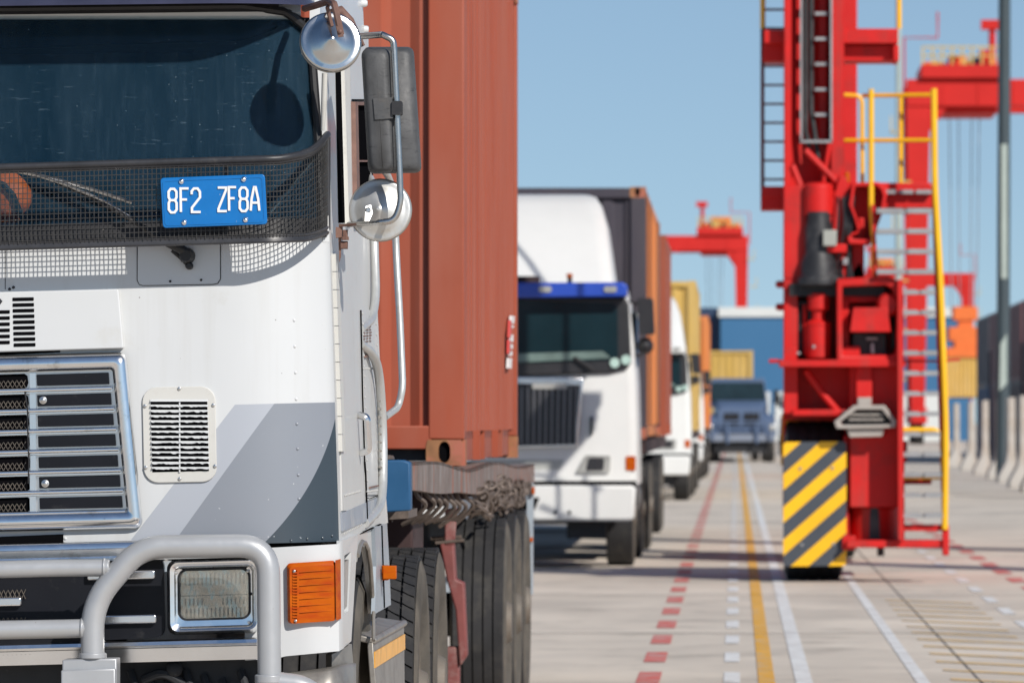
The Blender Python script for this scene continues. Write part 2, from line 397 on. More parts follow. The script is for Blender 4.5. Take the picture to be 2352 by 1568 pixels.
# --- lower front shell with the grey stripes in its paint
m_stripe = M('striped_front_paint', WHITE, .38, coat=.35, var=.03, vs=1.2, dirt=((.50, .49, .45), 5, .58, .82), bump=(.05, 3, .01), streak=((.555, .56, .55), 2.6, .5, .8, (6, 1, .35)), specks=((.2, .18, .16), 15, .03))
def stripes(m):
    n = m.node_tree; N = n.nodes; L = n.links; b = N['Principled BSDF']
    base = b.inputs['Base Color'].links[0].from_socket
    tc = N.new('ShaderNodeTexCoord'); sp = N.new('ShaderNodeSeparateXYZ'); L.new(tc.outputs['Object'], sp.inputs[0])
    def PX(x, y): p = Wt(x, y); return (p.x - CX, p.z)
    def half(p, q, side):     # 1 on one side of the line p-q
        (x0, z0), (x1, z1) = PX(*p), PX(*q); a, c = (z1 - z0), -(x1 - x0); ln = math.hypot(a, c); a /= ln; c /= ln
        d0 = -(a * x0 + c * z0); sx, sz = PX(*side); s_ = 1 if a * sx + c * sz + d0 > 0 else -1
        m1 = N.new('ShaderNodeMath'); m1.operation = 'MULTIPLY_ADD'; L.new(sp.outputs[0], m1.inputs[0]); m1.inputs[1].default_value = a * s_; m1.inputs[2].default_value = d0 * s_
        m2 = N.new('ShaderNodeMath'); m2.operation = 'MULTIPLY_ADD'; L.new(sp.outputs[2], m2.inputs[0]); m2.inputs[1].default_value = c * s_; L.new(m1.outputs[0], m2.inputs[2])
        r = N.new('ShaderNodeMapRange'); r.inputs[1].default_value = -.0006; r.inputs[2].default_value = .0006; L.new(m2.outputs[0], r.inputs[0]); return r.outputs[0]
    def AND(*s_):
        o = s_[0]
        for t in s_[1:]:
            x = N.new('ShaderNodeMath'); x.operation = 'MULTIPLY'; L.new(o, x.inputs[0]); L.new(t, x.inputs[1]); o = x.outputs[0]
        return o
    below = half((500, 930), (768, 923), (600, 1100))
    mA = AND(below, half((391, 1122), (281, 1265), (600, 1100)))
    mB = AND(below, half((629, 926), (410, 1230), (700, 1100)))
    segs = [(769, 920), (757, 985), (738, 1045), (708, 1110), (668, 1172), (620, 1232)]
    cx, cz = PX(371, 923); rx = abs(PX(769, 923)[0] - cx)
    # dark area: right of an arc, fitted as a chain of half planes
    mC = None; hs = [half(segs[i], segs[i + 1], (790, 1240)) for i in range(5)]
    mC = AND(below, *[hs[i] for i in (0, 4)])
    mx = N.new('ShaderNodeMath'); 
    # outside of a circle through the arc
    (ax, az), (bx, bz), (qx, qz) = PX(*segs[0]), PX(*segs[3]), PX(*segs[5])
    D = 2 * (ax * (bz - qz) + bx * (qz - az) + qx * (az - bz))
    ux = ((ax ** 2 + az ** 2) * (bz - qz) + (bx ** 2 + bz ** 2) * (qz - az) + (qx ** 2 + qz ** 2) * (az - bz)) / D
    uz = ((ax ** 2 + az ** 2) * (qx - bx) + (bx ** 2 + bz ** 2) * (ax - qx) + (qx ** 2 + qz ** 2) * (bx - ax)) / D
    R_ = math.hypot(ax - ux, az - uz)
    cb = N.new('ShaderNodeCombineXYZ'); L.new(sp.outputs[0], cb.inputs[0]); L.new(sp.outputs[2], cb.inputs[2])
    ds = N.new('ShaderNodeVectorMath'); ds.operation = 'DISTANCE'; L.new(cb.outputs[0], ds.inputs[0]); ds.inputs[1].default_value = (ux, 0, uz)
    r = N.new('ShaderNodeMapRange'); r.inputs[1].default_value = R_ - .0006; r.inputs[2].default_value = R_ + .0006; L.new(ds.outputs['Value'], r.inputs[0])
    mC = AND(below, r.outputs[0], half((371, 923), (371, 1300), (700, 1000)))
    t = N.new('ShaderNodeTexNoise'); t.inputs['Scale'].default_value = 34; t.inputs['Detail'].default_value = 4; L.new(tc.outputs['Object'], t.inputs['Vector'])
    worn = N.new('ShaderNodeMapRange'); worn.inputs[1].default_value = .70; worn.inputs[2].default_value = .73; worn.inputs[3].default_value = 1; worn.inputs[4].default_value = 0; L.new(t.outputs['Fac'], worn.inputs[0])
    o = base
    for mk, col in ((mA, (.40, .425, .47)), (mB, (.235, .255, .29)), (mC, (.035, .05, .065))):
        x = N.new('ShaderNodeMix'); x.data_type = 'RGBA'; L.new(AND(mk, worn.outputs[0]), x.inputs[0]); L.new(o, x.inputs[6]); x.inputs[7].default_value = (*col, 1); o = x.outputs[2]
    L.new(o, b.inputs['Base Color'])
stripes(m_stripe)
def ybot(x): return 1262 - .025 * x
def ytop(x): return 556 - .025 * x
g = G(); rows = []
for j in range(15):
    row = []
    for i in range(61):
        t = i / 60; xx = -149 + t * (757 + 149)
        y = ytop(xx) + (ybot(xx) - ytop(xx)) * j / 14
        xx = -149 + t * (xc(y) + 149) if t < 1 else xc(y)
        row.append(Fr(xx, y))
    rows.append(row)
g.sheet(rows, (0, .03, 0)); g.mirror(CP, HN)
# rivet heads down the panel
for i, y in enumerate((735, 795, 855, 916, 973, 1030, 1090, 1145)):
    g.ball(Fr(675 + i * 1.6, y, -.0005), .0058, (1, .6, 1), 1)
for x, y in ((705, 1237), (668, 1241), (740, 1235), (762, 1230), (150, 1236)): g.ball(Fr(x, y, -.0005), .0052, (1, .6, 1), 1)
g.build('front_panel', m_stripe, truck, 50)
# --- cab shell behind: side walls, back wall, floor and roof
g = G()
rows = [[Sd(xc(y) + (xr(y) - xc(y)) * s, y) for s in (0, .25, .5, .75, 1)] for y in frange(520, 1226, 8)]
rows[-1] = [Sd(xc(1238) + (xr(1238) - xc(1238)) * s, 1240 - 40 * s) for s in (0, .25, .5, .75, 1)]
g.sheet(rows, (-.03, 0, 0))
# side wall above the waist: strips fore and aft of the door window
def sstrip(g, xa0, xa1, xb0, xb1, ya, yb, off=0., th=.03, n=8):
    """strip of the side wall from x range (xa0,xa1) at ya to (xb0,xb1) at yb"""
    rows = []
    for i in range(n + 1):
        t = i / n; y = ya + (yb - ya) * t
        rows.append([Sd(xa0 + (xb0 - xa0) * t, y, off), Sd(xa1 + (xb1 - xa1) * t, y, off)])
    g.sheet(rows, (-th, 0, 0))
sstrip(g, 747, 804, 755, 812, 60, 520, th=.04)
sstrip(g, 850, 845, 858, 862, 225, 520)
sstrip(g, 804, 846, 805, 848, 60, 228)
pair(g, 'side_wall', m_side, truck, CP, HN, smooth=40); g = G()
rr = [WY(xr(y), y, YR) for y in (60, 640, 1200)]
back = [rr[2], rr[1], rr[0]]
def refl(p): p = Vector(p); return p - HN * (2 * (p.x - CP.x) / HN.x)
g.sheet([[p, refl(p)] for p in back], (0, -.04, 0))
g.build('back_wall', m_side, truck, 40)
g = G()   # roof: front header, sloping crown and rear fairing
rows = []
for y, dd in ((28, .0), (2, .02), (-30, .06), (-130, .25), (-190, .6)):
    r = [Fr(x, max(y, -30), dd) if y >= -30 else None for x in frange(-149, 690, 20)]
    if y < -30: r = [Wt(-149 + (x + 149) * (1 - (-30 - y) / 2600), y, .12 + dd + df(x, 0)) for x in frange(-149, 690, 20)]
    rows.append(r)
rows.append([Wt(x * .93, -200, 1.9) for x in frange(-149, 690, 20)])
g.sheet(rows, (0, .02, -.02)); g.mirror(CP, HN)
g.build('roof', m_white, truck, 50)
g = G()   # white upper side with cap above the door
rows = []
for y in (62, 20, -30, -120, -200):
    s = max(0, -y) / 200
    rows.append([Sd(max(735, xc(max(y, -40)) - 22) + 0 * s, max(y, -200), -.06 * s), Sd(770, max(y, -200), -.05 * s), Sd(800, max(y, -200), -.05 * s), WY(xr(y) - 2 + 1.5 * s, y, YR + .02)])
g.sheet(rows, (-.03, 0, 0)); pair(g, 'upper_side_panel', m_white, truck, CP, HN, smooth=50)
g = G()
for y in (8, 68, 124, -60):
    g.lathe(WY(xr(y) - 2, y, YR - .02) + Vector((-.003, 0, 0)), (1, 0, 0), [(.012, 0), (.012, .012), (.008, .018)], 8)
g.build('edge_bolts', m_white, truck, 50)

# --- windscreen, rubber seal, sun visor
def gx(y):       # right edge of the glass
    if y > 300: return 727 + (y - 300) * .045
    t = (300 - y) / 275.; return 727 - 20 * t - 62 * max(0, (t - .72) / .28) ** 2.2
g = G(); rows = []
for j in range(25):
    y = 14 + (556 - 14) * j / 24
    e = gx(max(y, 25)); rows.append([Fr(-149 + (e + 149) * i / 48, y - .02 * (-149 + (e + 149) * i / 48) * .6, .012) for i in range(49)])
g.sheet(rows, (0, .006, 0)); g.mirror(CP, HN); g.build('windscreen', m_glass, truck, 60)
g = G(); g.sheet([[Fr(x, y - .026 * x, -.004) for x in frange(-149, 738, 30)] for y in (519, 562)], (0, .004, 0)); g.mirror(CP, HN); g.build('lower_seal', m_black, truck)
g = G()      # rubber seal around the corner of the glass
path = [Fr(x, 20 - x * .012, -.004) for x in (-149, 100, 300, 480, 560)] + [Fr(gx(y) + 3, y, -.004) for y in (27, 38, 60, 90, 130, 180, 240, 300, 380, 470, 545)]
g.tube(path, .0125, 8); g.mirror(CP, HN); g.build('windscreen_seal', m_black, truck)
g = G()      # black pillar between glass and side wall
rows = [[Fr(gx(y) + 2, y, .004), Fr(xc(y) - 14 if y > 90 else gx(y) + 26, y, .002)] for y in frange(22, 556, 24)]
g.sheet(rows, (0, .03, 0)); pair(g, 'screen_pillar', m_black, truck, CP, HN)
g = G()      # pale corner post behind it
rows = [[Fr(xc(y) - 15, y, -.001), Fr(xc(y), y, 0.0)] for y in frange(24, 556, 16)]
g.sheet(rows, (-.01, .03, 0)); pair(g, 'corner_post', m_white, truck, CP, HN)
m_visor = M('tinted_visor', (.05, .05, .085), .16, coat=.6, var=.3, vs=5)
g = G(); rows = []
for y, d in ((-46, .02), (-12, -.10), (14, -.205)):
    r = []
    for x in frange(-149, 722, 40):
        t = max(0, (x - 480) / 242)
        r.append(Fr(x, y - .012 * x + (0 if y < 0 else 1) * 8 * t ** 2, d + .12 * t ** 2.5))
    rows.append(r)
g.sheet(rows, (0, .006, .006)); g.mirror(CP, HN); g.build('sun_visor', m_visor, truck, 50)

g = G(); rows = [[Fr(x, y - .012 * x, -.007) for x in frange(-149, 640, 30)] for y in (2, 34)]
g.sheet(rows, (0, .004, 0)); g.mirror(CP, HN); g.build('header_strip', m_black, truck)
# --- interior
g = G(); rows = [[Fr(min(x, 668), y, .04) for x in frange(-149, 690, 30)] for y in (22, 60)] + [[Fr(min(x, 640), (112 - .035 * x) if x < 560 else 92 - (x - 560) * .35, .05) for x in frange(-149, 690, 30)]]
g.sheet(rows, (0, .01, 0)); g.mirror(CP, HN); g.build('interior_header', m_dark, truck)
g = G()
g.box((CX - 1.08, Y1 + .12, 1.72), (CX + 1.08, Y1 + .55, 1.90))
g.box((CX - 1.08, Y1 + .40, 1.1), (CX + 1.08, Y1 + 1.9, 1.2))
g.box((CX - 1.02, YR - .16, 1.2), (CX + 1.02, YR - .1, 2.78))
g.box((CX - 1.0, Y1 + .40, 2.66), (CX + 1.0, YR - .2, 2.69))
g.build('dashboard', m_interior, truck, bevel=.02)
for s in (-1, 1):
    g = G(); x = CX + s * .62
    g.box((x - .25, Y1 + 1.0, 1.45), (x + .25, Y1 + 1.45, 1.6)); g.prism([(x - .24, Y1 + 1.38, 1.58), (x + .24, Y1 + 1.38, 1.58), (x + .22, Y1 + 1.5, 2.3), (x - .22, Y1 + 1.5, 2.3)], (0, .12, 0))
    g.build('seat', m_seat, truck, bevel=.04)
g = G(); c = Vector((CX + -.62, Y1 + .62, 1.98)); ax = Vector((0, .5, .87)).normalized(); u = Vector((1, 0, 0)); v = ax.cross(u)
g.tube([c + (u * cos(2 * pi * k / 32) + v * sin(2 * pi * k / 32)) * .22 for k in range(33)], .014, 8, False); g.tube([c - u * .2, c, c + u * .2], .012, 6); g.tube([c, c - ax * .3], .03, 8)
g.build('steering_wheel', m_black, truck)
m_curtain = M('cab_curtain', (.10, .13, .15), .9, var=.3, vs=5)
g = G(); rows = []
for z in (1.95, 2.3, 2.66):
    rows.append([Vector((CX + .28 + i * .02, Y1 + 1.72 + .025 * sin(i * 1.35), z)) for i in range(36)])
g.sheet(rows, (0, .01, 0)); g.build('curtain', m_curtain, truck, 80)
m_orange = M('orange_cloth', (.95, .17, .01), .55, var=.2, vs=12, bump=(.6, 14, .02))
bn = root('orange_bundle', Wt(18, 535, .3), 'bright orange bundle with a dark strap lying on the dashboard behind the windscreen', 'bundle')
g = G(); c = Wt(12, 452, .26); g.ball(c, .075, (1, .6, .95), 3); g.ball(Wt(6, 492, .28), .06, (1, .6, .6), 3); g.ball(Wt(-40, 470, .3), .085, (1, .6, .9), 3)
for v_ in g.bm.verts: v_.co += Vector((1, .5, 1)) * .012 * noise.noise(v_.co * 12)
g.build('cloth', m_orange, bn, 80)
g = G(); g.tube([Wt(-15, 415, .215), Wt(10, 425, .208), Wt(30, 448, .21), Wt(45, 485, .225), Wt(50, 500, .25)], .009, 6); g.build('strap', m_black, bn)

# --- stone guard: rails and woven wire
def gp(s):      # plan curve of the guard by arc parameter in metres from the corner; returns (px, depth)
    A = 150.; B = .31
    if s <= 0: return 602 + s * F / Y1, -.145
    a = min(1, s / .375) * pi / 2; return 602 + A * sin(a), -.145 + B * (1 - cos(a))
def rail_top(x):
    y = 384 - .031 * x
    if x > 640: y -= 9 * ((x - 640) / 60.) ** 1.2 if x < 700 else 0
    if x >= 700: y = 384 - .031 * 700 - 11.2 - 42 * ((x - 700) / 52.) ** 1.6
    return y
def rail_bot(x):
    y = 565 - .028 * x
    if x > 690: y -= 16 * ((x - 690) / 62.) ** 2
    return y
def gW(s, y, off=0.):
    x, d = gp(s); return Wt(x, y, d + off)
SL = -.94; SR = .375
ss = frange(SL, SR, 90)
g = G()
g.tube([gW(s, rail_top(gp(s)[0])) for s in ss], .0105, 10)
g.tube([gW(s, rail_top(gp(s)[0]) + 7, .004) for s in ss if gp(s)[0] < 745], .008, 8)
rows = [[gW(s, rail_bot(gp(s)[0]) - 7, .004) for s in ss], [gW(s, rail_bot(gp(s)[0]) + 7, -.002) for s in ss]]
g.sheet(rows, (0, .018, 0)); g.tube([gW(s, rail_bot(gp(s)[0]) + 6, .004) for s in ss], .006, 8); g.tube([gW(s, rail_bot(gp(s)[0]) - 6, .006) for s in ss], .005, 8)
g.tube([gW(SR, rail_top(752)), gW(SR, 360), gW(SR, 420), gW(SR, 500), gW(SR, rail_bot(752))], .009, 8)
sa = -(602 - 520) * Y1 / F
g.tube([gW(sa, rail_top(520), .012), gW(sa, rail_bot(520), .012)], .006, 6)
g.mirror(CP, HN); g.build('stone_guard_frame', m_guard, truck)
m_wire = M('guard_wire', (.05, .048, .046), .5, .4, var=.3, vs=30, specks=((.4, .38, .33), 60, .05))
g = G(); rw = .00155; n = int((SR - SL) / .0128)
for i in range(n):
    s = SR - i * .0128; x = gp(s)[0]
    a, b = rail_top(x) + 4, rail_bot(x) - 3; k = 6
    g.tube([gW(s, a + (b - a) * j / k, (.0012 if (i + j) % 2 else -.0012)) for j in range(k + 1)], rw, 4, False)
for j in range(1, 15):
    t = j / 15.
    g.tube([gW(s, rail_top(gp(s)[0]) * (1 - t) + rail_bot(gp(s)[0]) * t + 2) for s in ss], rw, 4, False)
g.mirror(CP, HN); g.build('stone_guard_mesh', m_wire, truck, 60)

# --- number plate
def FG(x, y, off): return Wt(x, y, -.145 + off)
plate = G(); o = quad([(368, 409), (608, 400), (614, 515), (374, 524)], 9)
plate.prism([FG(x, y, -.026) for x, y in o], (0, .008, 0)); pl = plate.build('number_plate', m_plate, truck, 30, bevel=.002)
g = G(); o2 = quad([(373, 414), (604, 405), (609, 510), (379, 519)], 8); i2 = quad([(376, 417), (601, 408), (606, 507), (382, 516)], 7)
g.frame([FG(x, y, -.0275) for x, y in o2], [FG(x, y, -.0275) for x, y in i2], (0, .003, 0)); g.build('embossed_edge', m_plate, pl)
# lettering: strokes laid out as on the plate (unit box 0..1 wide, 0..1 high)
GLY = {'8': [[(.3, 0), (.7, 0), (.95, .12), (.95, .36), (.78, .48), (.95, .6), (.95, .88), (.7, 1), (.3, 1), (.05, .88), (.05, .6), (.22, .48), (.05, .36), (.05, .12), (.3, 0)], [(.22, .48), (.78, .48)]],
       'F': [[(1, 0), (.08, 0), (.08, 1)], [(.08, .47), (.8, .47)]],
       '2': [[(.05, .25), (.05, .12), (.3, 0), (.7, 0), (.95, .14), (.95, .38), (.05, .82), (.05, 1), (1, 1)]],
       'Z': [[(0, 0), (.95, 0), (.95, .1), (.05, .9), (.05, 1), (1, 1)]],
       'A': [[(0, 1), (.12, .5), (.42, 0), (.6, 0), (.88, .5), (1, 1)], [(.12, .66), (.88, .66)]]}
def ribbon(g, pts, wd, off):
    """flat stroke with mitred corners"""
    pts = [Vector(p) for p in pts]; L_, R_ = [], []; closed = (pts[0] - pts[-1]).length < 1e-6
    n = len(pts)
    for i, p in enumerate(pts):
        a = pts[i - 1] if i > 0 else (pts[-2] if closed else None); b = pts[i + 1] if i < n - 1 else (pts[1] if closed else None)
        d1 = (p - a).normalized() if a is not None else (b - p).normalized(); d2 = (b - p).normalized() if b is not None else d1
        n1 = Vector((-d1.y, d1.x)); n2 = Vector((-d2.y, d2.x)); m_ = (n1 + n2).normalized(); k = wd / 2 / max(.4, m_.dot(n1))
        L_.append(p + m_ * k); R_.append(p - m_ * k)
    for i in range(n - 1):
        q = [L_[i], L_[i + 1], R_[i + 1], R_[i]]
        g.prism([FG(v.x, v.y, -.0295 - off) for v in q], (0, .005, 0))
for ch, x0, xe, y0 in (('8', 386, 406, 434), ('F', 413, 433, 433), ('2', 439, 460, 433), ('Z', 500, 520, 431), ('F', 524, 542, 430), ('8', 549, 569, 431), ('A', 575, 595, 430)):
    hgt = 54; g = G()
    for st in GLY[ch]:
        ribbon(g, [(x0 + 0 + (xe - x0) * u + v_ * .8, y0 + hgt * v_ - .02 * u) for u, v_ in st], 5.4, 0.0003 * (len(st) % 5))
    g.build('plate_character', m_platewhite, pl, 0)
for x, y in ((417, 417), (560, 412), (423, 511), (564, 505)): g = G(); g.lathe(FG(x, y, -.026), (0, -1, 0), [(.0085, 0), (.0085, .002), (.006, .0055), (.002, .0075)], 14); g.build('plate_bolt', m_chrome, pl)

# --- wiper
g = G()
g.tube([Fr(432, 584, -.03), Fr(412, 570, -.05), Fr(380, 556, -.05), Fr(330, 522, -.045)], [.015, .015, .011, .008], 10)
g.lathe(Fr(430, 588, .0), (0, -1, 0), [(.024, 0), (.022, .03), (.016, .055)], 16)
g.tube([Fr(436, 612, -.01), Fr(415, 592, -.03), Fr(395, 575, -.03)], [.008, .006, .006], 8); g.lathe(Fr(436, 611, 0), (0, -1, 0), [(.011, 0), (.011, .025), (.007, .03)], 12)
g.tube([Fr(330, 522, -.045), Fr(200, 448, -.03), Fr(130, 418, -.028)], .0065, 8)
wp = g.build('wiper_arm', m_black, truck)
g = G(); g.tube([Fr(35, 393, -.022), Fr(110, 408, -.026), Fr(200, 432, -.026), Fr(303, 466, -.022)], .006, 6); g.tube([Fr(80, 402, -.03), Fr(150, 424, -.04), Fr(240, 462, -.035), Fr(300, 500, -.03)], .0045, 6)
g.build('wiper_blade', m_steel, wp)

# --- wiper access panel, seams
g = G(); o = [(317, 552), (505, 548), (505, 640), (499, 650), (488, 652), (328, 655), (320, 652), (316, 643)]
g.prism([Fr(x, y, -.0035) for x, y in o], (0, .006, 0)); ap = g.build('wiper_access_panel', m_ivory if False else m_white, truck, 30)
g = G()
def line_on(g, pts, wd, surf=Fr, off=-.0012, th=.002):
    pts = [Vector(p) for p in pts]
    for a, b in zip(pts[:-1], pts[1:]):
        n_ = (b - a).normalized(); n_ = Vector((-n_.y, n_.x)) * wd / 2
        g.prism([surf(v.x, v.y, off) for v in (a + n_, b + n_, b - n_, a - n_)], (0, th, 0) if surf is Fr else (-th, 0, 0))
line_on(g, [(315, 560), (315, 644), (320, 653.5), (328, 656), (490, 653.5), (500, 651), (506.5, 641), (506.5, 556)], 1.6, off=-.0020, th=.003)
line_on(g, [(12, 560), (12, 665)], 1.4)
line_on(g, [(770, 1246), (782, 1243)], 1.5)
for x, y in ((391, 646), (462, 643)): g.lathe(Fr(x, y, -.003), (0, -1, 0), [(.004, 0), (.003, .003)], 8)
for x, y in ((22, 664), (31, 660)): g.ball(Fr(x, y), .005, sub=1)
g.build('panel_seams', m_black, truck, 0)

# --- raised nose panel with louvre slots
m_letter = m_black
g = G()
o = quad([(-149, 674), (272, 664), (284, 800), (-149, 813)], 5)
g.prism([Wt(x, y, -.022) for x, y in o], (0, .03, 0)); g.mirror(CP, HN)
npanel = g.build('nose_panel', m_white, truck, 30, bevel=.004)
g = G()
for i in range(9):
    y = 683.5 + i * 13.1; g.pp(rrect(28.5 + i * .35, y, 77.5 + i * .5, y + 8, 1.5, 2, .02), Y1 - .0235, Y1 - .021)
for i in range(6):
    y = 713 + i * 14; g.pp(rrect(-26, y, 22.5, y + 8, 1.5, 2, .02), Y1 - .0235, Y1 - .021)
g.build('louvre_slots', m_dark, npanel, 0)
g = G()      # right-hand end of the letter on the nose
g.tube([Wt(-14, 684, -.024), Wt(-2, 686, -.024), Wt(3.5, 692, -.024), Wt(-2, 699, -.024), Wt(-14, 700, -.024)], .003, 6)
g.tube([Wt(-14, 682, -.024), Wt(-14, 712, -.024)], .003, 6); g.build('nose_letter', m_black, npanel)
g = G(); g.pp([(-149, 806), (138, 802), (138, 809), (-149, 822)], Y1 - .004, Y1 + .001); g.mirror(CP, HN); g.build('nose_gap', m_dark, truck, 0)

# --- grille
def GL(x, y): return x + 0, y - .026 * x
g = G()
NQ = 6
def mxp(x, y): return (-298 - x, y + .0524 * (x + 149))
def sym(a, b, r): return quad([mxp(*a), a, b, mxp(*b)], r, NQ)
outer = sym((290, 808), (329, 1212), 22); inner = sym((258, 848), (291, 1171), 7)
mid = sym((284, 817), (321, 1204), 16)
def ringlayer(g, A, da, B, db): g.skin([[g.bm.verts.new(Wt(x, y, da)) for x, y in A], [g.bm.verts.new(Wt(x, y, db)) for x, y in B]], False)
outer2 = [(x, y) for x, y in outer]
R3 = [(outer, -.001), (outer, -.016), (mid, -.032), (sym((270, 834), (308, 1192), 10), -.040), (sym((263, 842), (297, 1180), 8), -.032), (inner, -.022), (inner, -.002)]
g.skin([[g.bm.verts.new(Wt(x, y, d)) for x, y in A] for A, d in R3], False)
gr = g.build('grille_surround', m_chrome, truck, 60)
g = G(); g.pp([mxp(258, 848), (258, 848), (291, 1171), mxp(291, 1171)], Y1 - .004, Y1 - .001); g.build('grille_back_panel', m_steel, truck, 0)
tops = [857, 904, 951, 998, 1046, 1092, 1140]
g = G(); gb = G(); gm = G(); gd = G()
for i, y in enumerate(tops):
    xl = 84 + i * 1.05; xe = 249 + i * 5.1
    yy = y - .0
    gb.pp(quad([(xl, yy + 3), (xe, yy - 2), (xe + 2, yy + 25), (xl + 1, yy + 29)], 2, 2), Y1 - .012, Y1 - .003)
    # rolled bar under each opening
    a = [(0, yy + 40.5), (xe + 5, yy + 32)]
    g.tube([Wt(-149, yy + 40.5 + 149 * .026, -.022), Wt(0, yy + 40.5, -.022), Wt(xe + 8, yy + 33.5, -.022)], .0062, 10)
    g.pp([(-149, yy + 43 + 4), (0, yy + 43), (xe + 9, yy + 35), (xe + 9, yy + 41), (0, yy + 48), (-149, yy + 48 + 4)], Y1 - .019, Y1 - .004)
    g.pp([(68, yy + 0), (82, yy - .5), (83, yy + 38), (69, yy + 39)], Y1 - .018, Y1 - .004)
    # left opening with mesh
    e = 62 + i * 1.2
    op = [(-149, yy + 4 + 4), (e - 6, yy + 1), (e + 1, yy + 6), (e + 3, yy + 22), (e, yy + 31), (e - 7, yy + 35), (-149, yy + 38 + 4)]
    gd.pp(op, Y1 - .006, Y1 - .0035)
    for k in range(24, 46):           # expanded metal: crossing strands
        x = -400 + k * 10.2
        for d_ in (-1, 1):
            x0 = x; x1 = x + d_ * 10
            if x1 < e - 2 and x0 < e - 2: gm.prism([Wt(x0 - .9, yy + 17 - .026 * x0, -.010 - .0012 * d_), Wt(x0 + .9, yy + 17 - .026 * x0, -.010 - .0012 * d_), Wt(x1 + .9, yy + 34 - .026 * x1, -.010 - .0012 * d_), Wt(x1 - .9, yy + 34 - .026 * x1, -.010 - .0012 * d_)], (0, .002, 0))
for q_ in (g, gb, gd, gm): q_.mirror(CP, HN)
g.build('grille_bars', m_chrome, truck, 50); gb.build('grille_infill', m_darkpanel, truck, 30)
gd.build('grille_opening', m_dark, truck, 0); gm.build('grille_mesh', m_brownmesh, truck, 0)
for x, y in ((99, 919), (104, 1110)):
    g = G(); g.lathe(Wt(x, y, -.012), (0, -1, 0), [(.011, 0), (.011, .003), (.0095, .0035), (.007, .004), (.006, .007), (.002, .0085)], 14); g.build('grille_screw', m_steel, truck)
g = G(); g.tube([Wt(57, 900, -.026), Wt(63, 935, -.03), Wt(64, 1000, -.028), Wt(66, 1060, -.03), Wt(65, 1110, -.026)], .0022, 6); g.build('cable_tie', m_black, truck)

# --- louvred vent plate
g = G(); o = rrect(326, 889, 494, 1109, 34, 6, .018, .02)
g.prism([Fr(x, y, -.007) for x, y in o], (0, .008, 0)); vent = g.build('vent_plate', m_ivory, truck, 30, bevel=.002)
g = G(); g.prism([Fr(x, y, -.0078) for x, y in [(346, 921), (476, 918), (480, 1081), (350, 1084)]], (0, .003, 0)); g.build('vent_opening', m_dark, vent, 0)
g = G(); rnd = random.Random(3)
for i in range(14):
    y = 917 + i * 11.9; x0 = 345 + i * .28; x1 = 478 + i * .28
    for a, b in ((x0, (x0 + x1) / 2), ((x0 + x1) / 2, x1)):
        n = 12; up = [(a + (b - a) * k / n, y) for k in range(n + 1)]
        rag = 0 if i == 0 else 2.2
        lo = [(x, y + 4.2 + (0 if k in (0,) else rnd.uniform(-rag * .3, rag))) for k, (x, _) in enumerate(up)]
        if i == 0: lo = [(x, y + 4.8) for x, _ in up]
        for k in range(n):
            g.prism([Fr(*p_, -.016 if q > 1 else -.0085) for q, p_ in enumerate((up[k], up[k + 1], lo[k + 1], lo[k]))], (0, .0012, 0))
g.box(Fr(411, 1084, -.012), Fr(414.5, 918, -.009)); g.build('vent_louvres', m_white, vent, 20)
for x, y in ((412, 892), (333, 932), (490, 930), (335, 1073), (494, 1070), (413, 1099)): g = G(); g.lathe(Fr(x, y, -.007), (0, -1, 0), [(.0055, 0), (.005, .003), (.002, .004)], 12); g.build('vent_screw', m_steel, vent)

# --- white lower corners with the turn lamps
def Lc(x, y, off=0.):       # flatter surface of the lower corner
    t = max(0, (x - 690) / 92); return Wt(x, y, .02 + .035 * t ** 2 + off)
g = G(); rows = []
for j in range(13):
    t = j / 12
    row = []
    for x in frange(560, 776, 14):
        ya, yb = 1257 - .055 * (x - 625), 1510 - .075 * (x - 642) - 0
        if x > 640: yb = 1507 - 13 * ((x - 642) / 136)
        row.append(Lc(x + 3 * t, ya + (yb - ya) * t))
    ya, yb = 1243, 1492
    for k, (dx, dd) in enumerate(((3, .012), (7, .04), (10, .075))): row.append(Wt(779 + dx, ya + (yb - ya) * t - 2 * k, .055 + dd))
    rows.append(row)
g.sheet(rows, (0, .02, 0))
fr_o = [Wt(789, 1241, .13), Wt(822, 1226, .62), Wt(807, 1471, .62), Wt(789, 1487, .13)]
fr_i = [Wt(791, 1275, .16), Wt(807, 1265, .42), Wt(800, 1402, .42), Wt(791, 1412, .16)]
g.frame(fr_o, fr_i, (-.02, 0, 0)); lcp = pair(g, 'bumper_corner', m_white, truck, CP, HN, smooth=45)
g = G(); g.poly([p + Vector((-.03, 0, 0)) for p in fr_i]); 
g.prism([p + Vector((-.04, 0, 0)) for p in fr_i], (-.01, 0, 0)); g.build('corner_slot', m_dark, truck, 0)
g = G(); g.prism([Wt(792, 1290, .2), Wt(801, 1284, .34), Wt(797, 1392, .34), Wt(792, 1398, .2)], (-.015, 0, 0)); g.build('slot_lamp', m_steel, truck, 20)
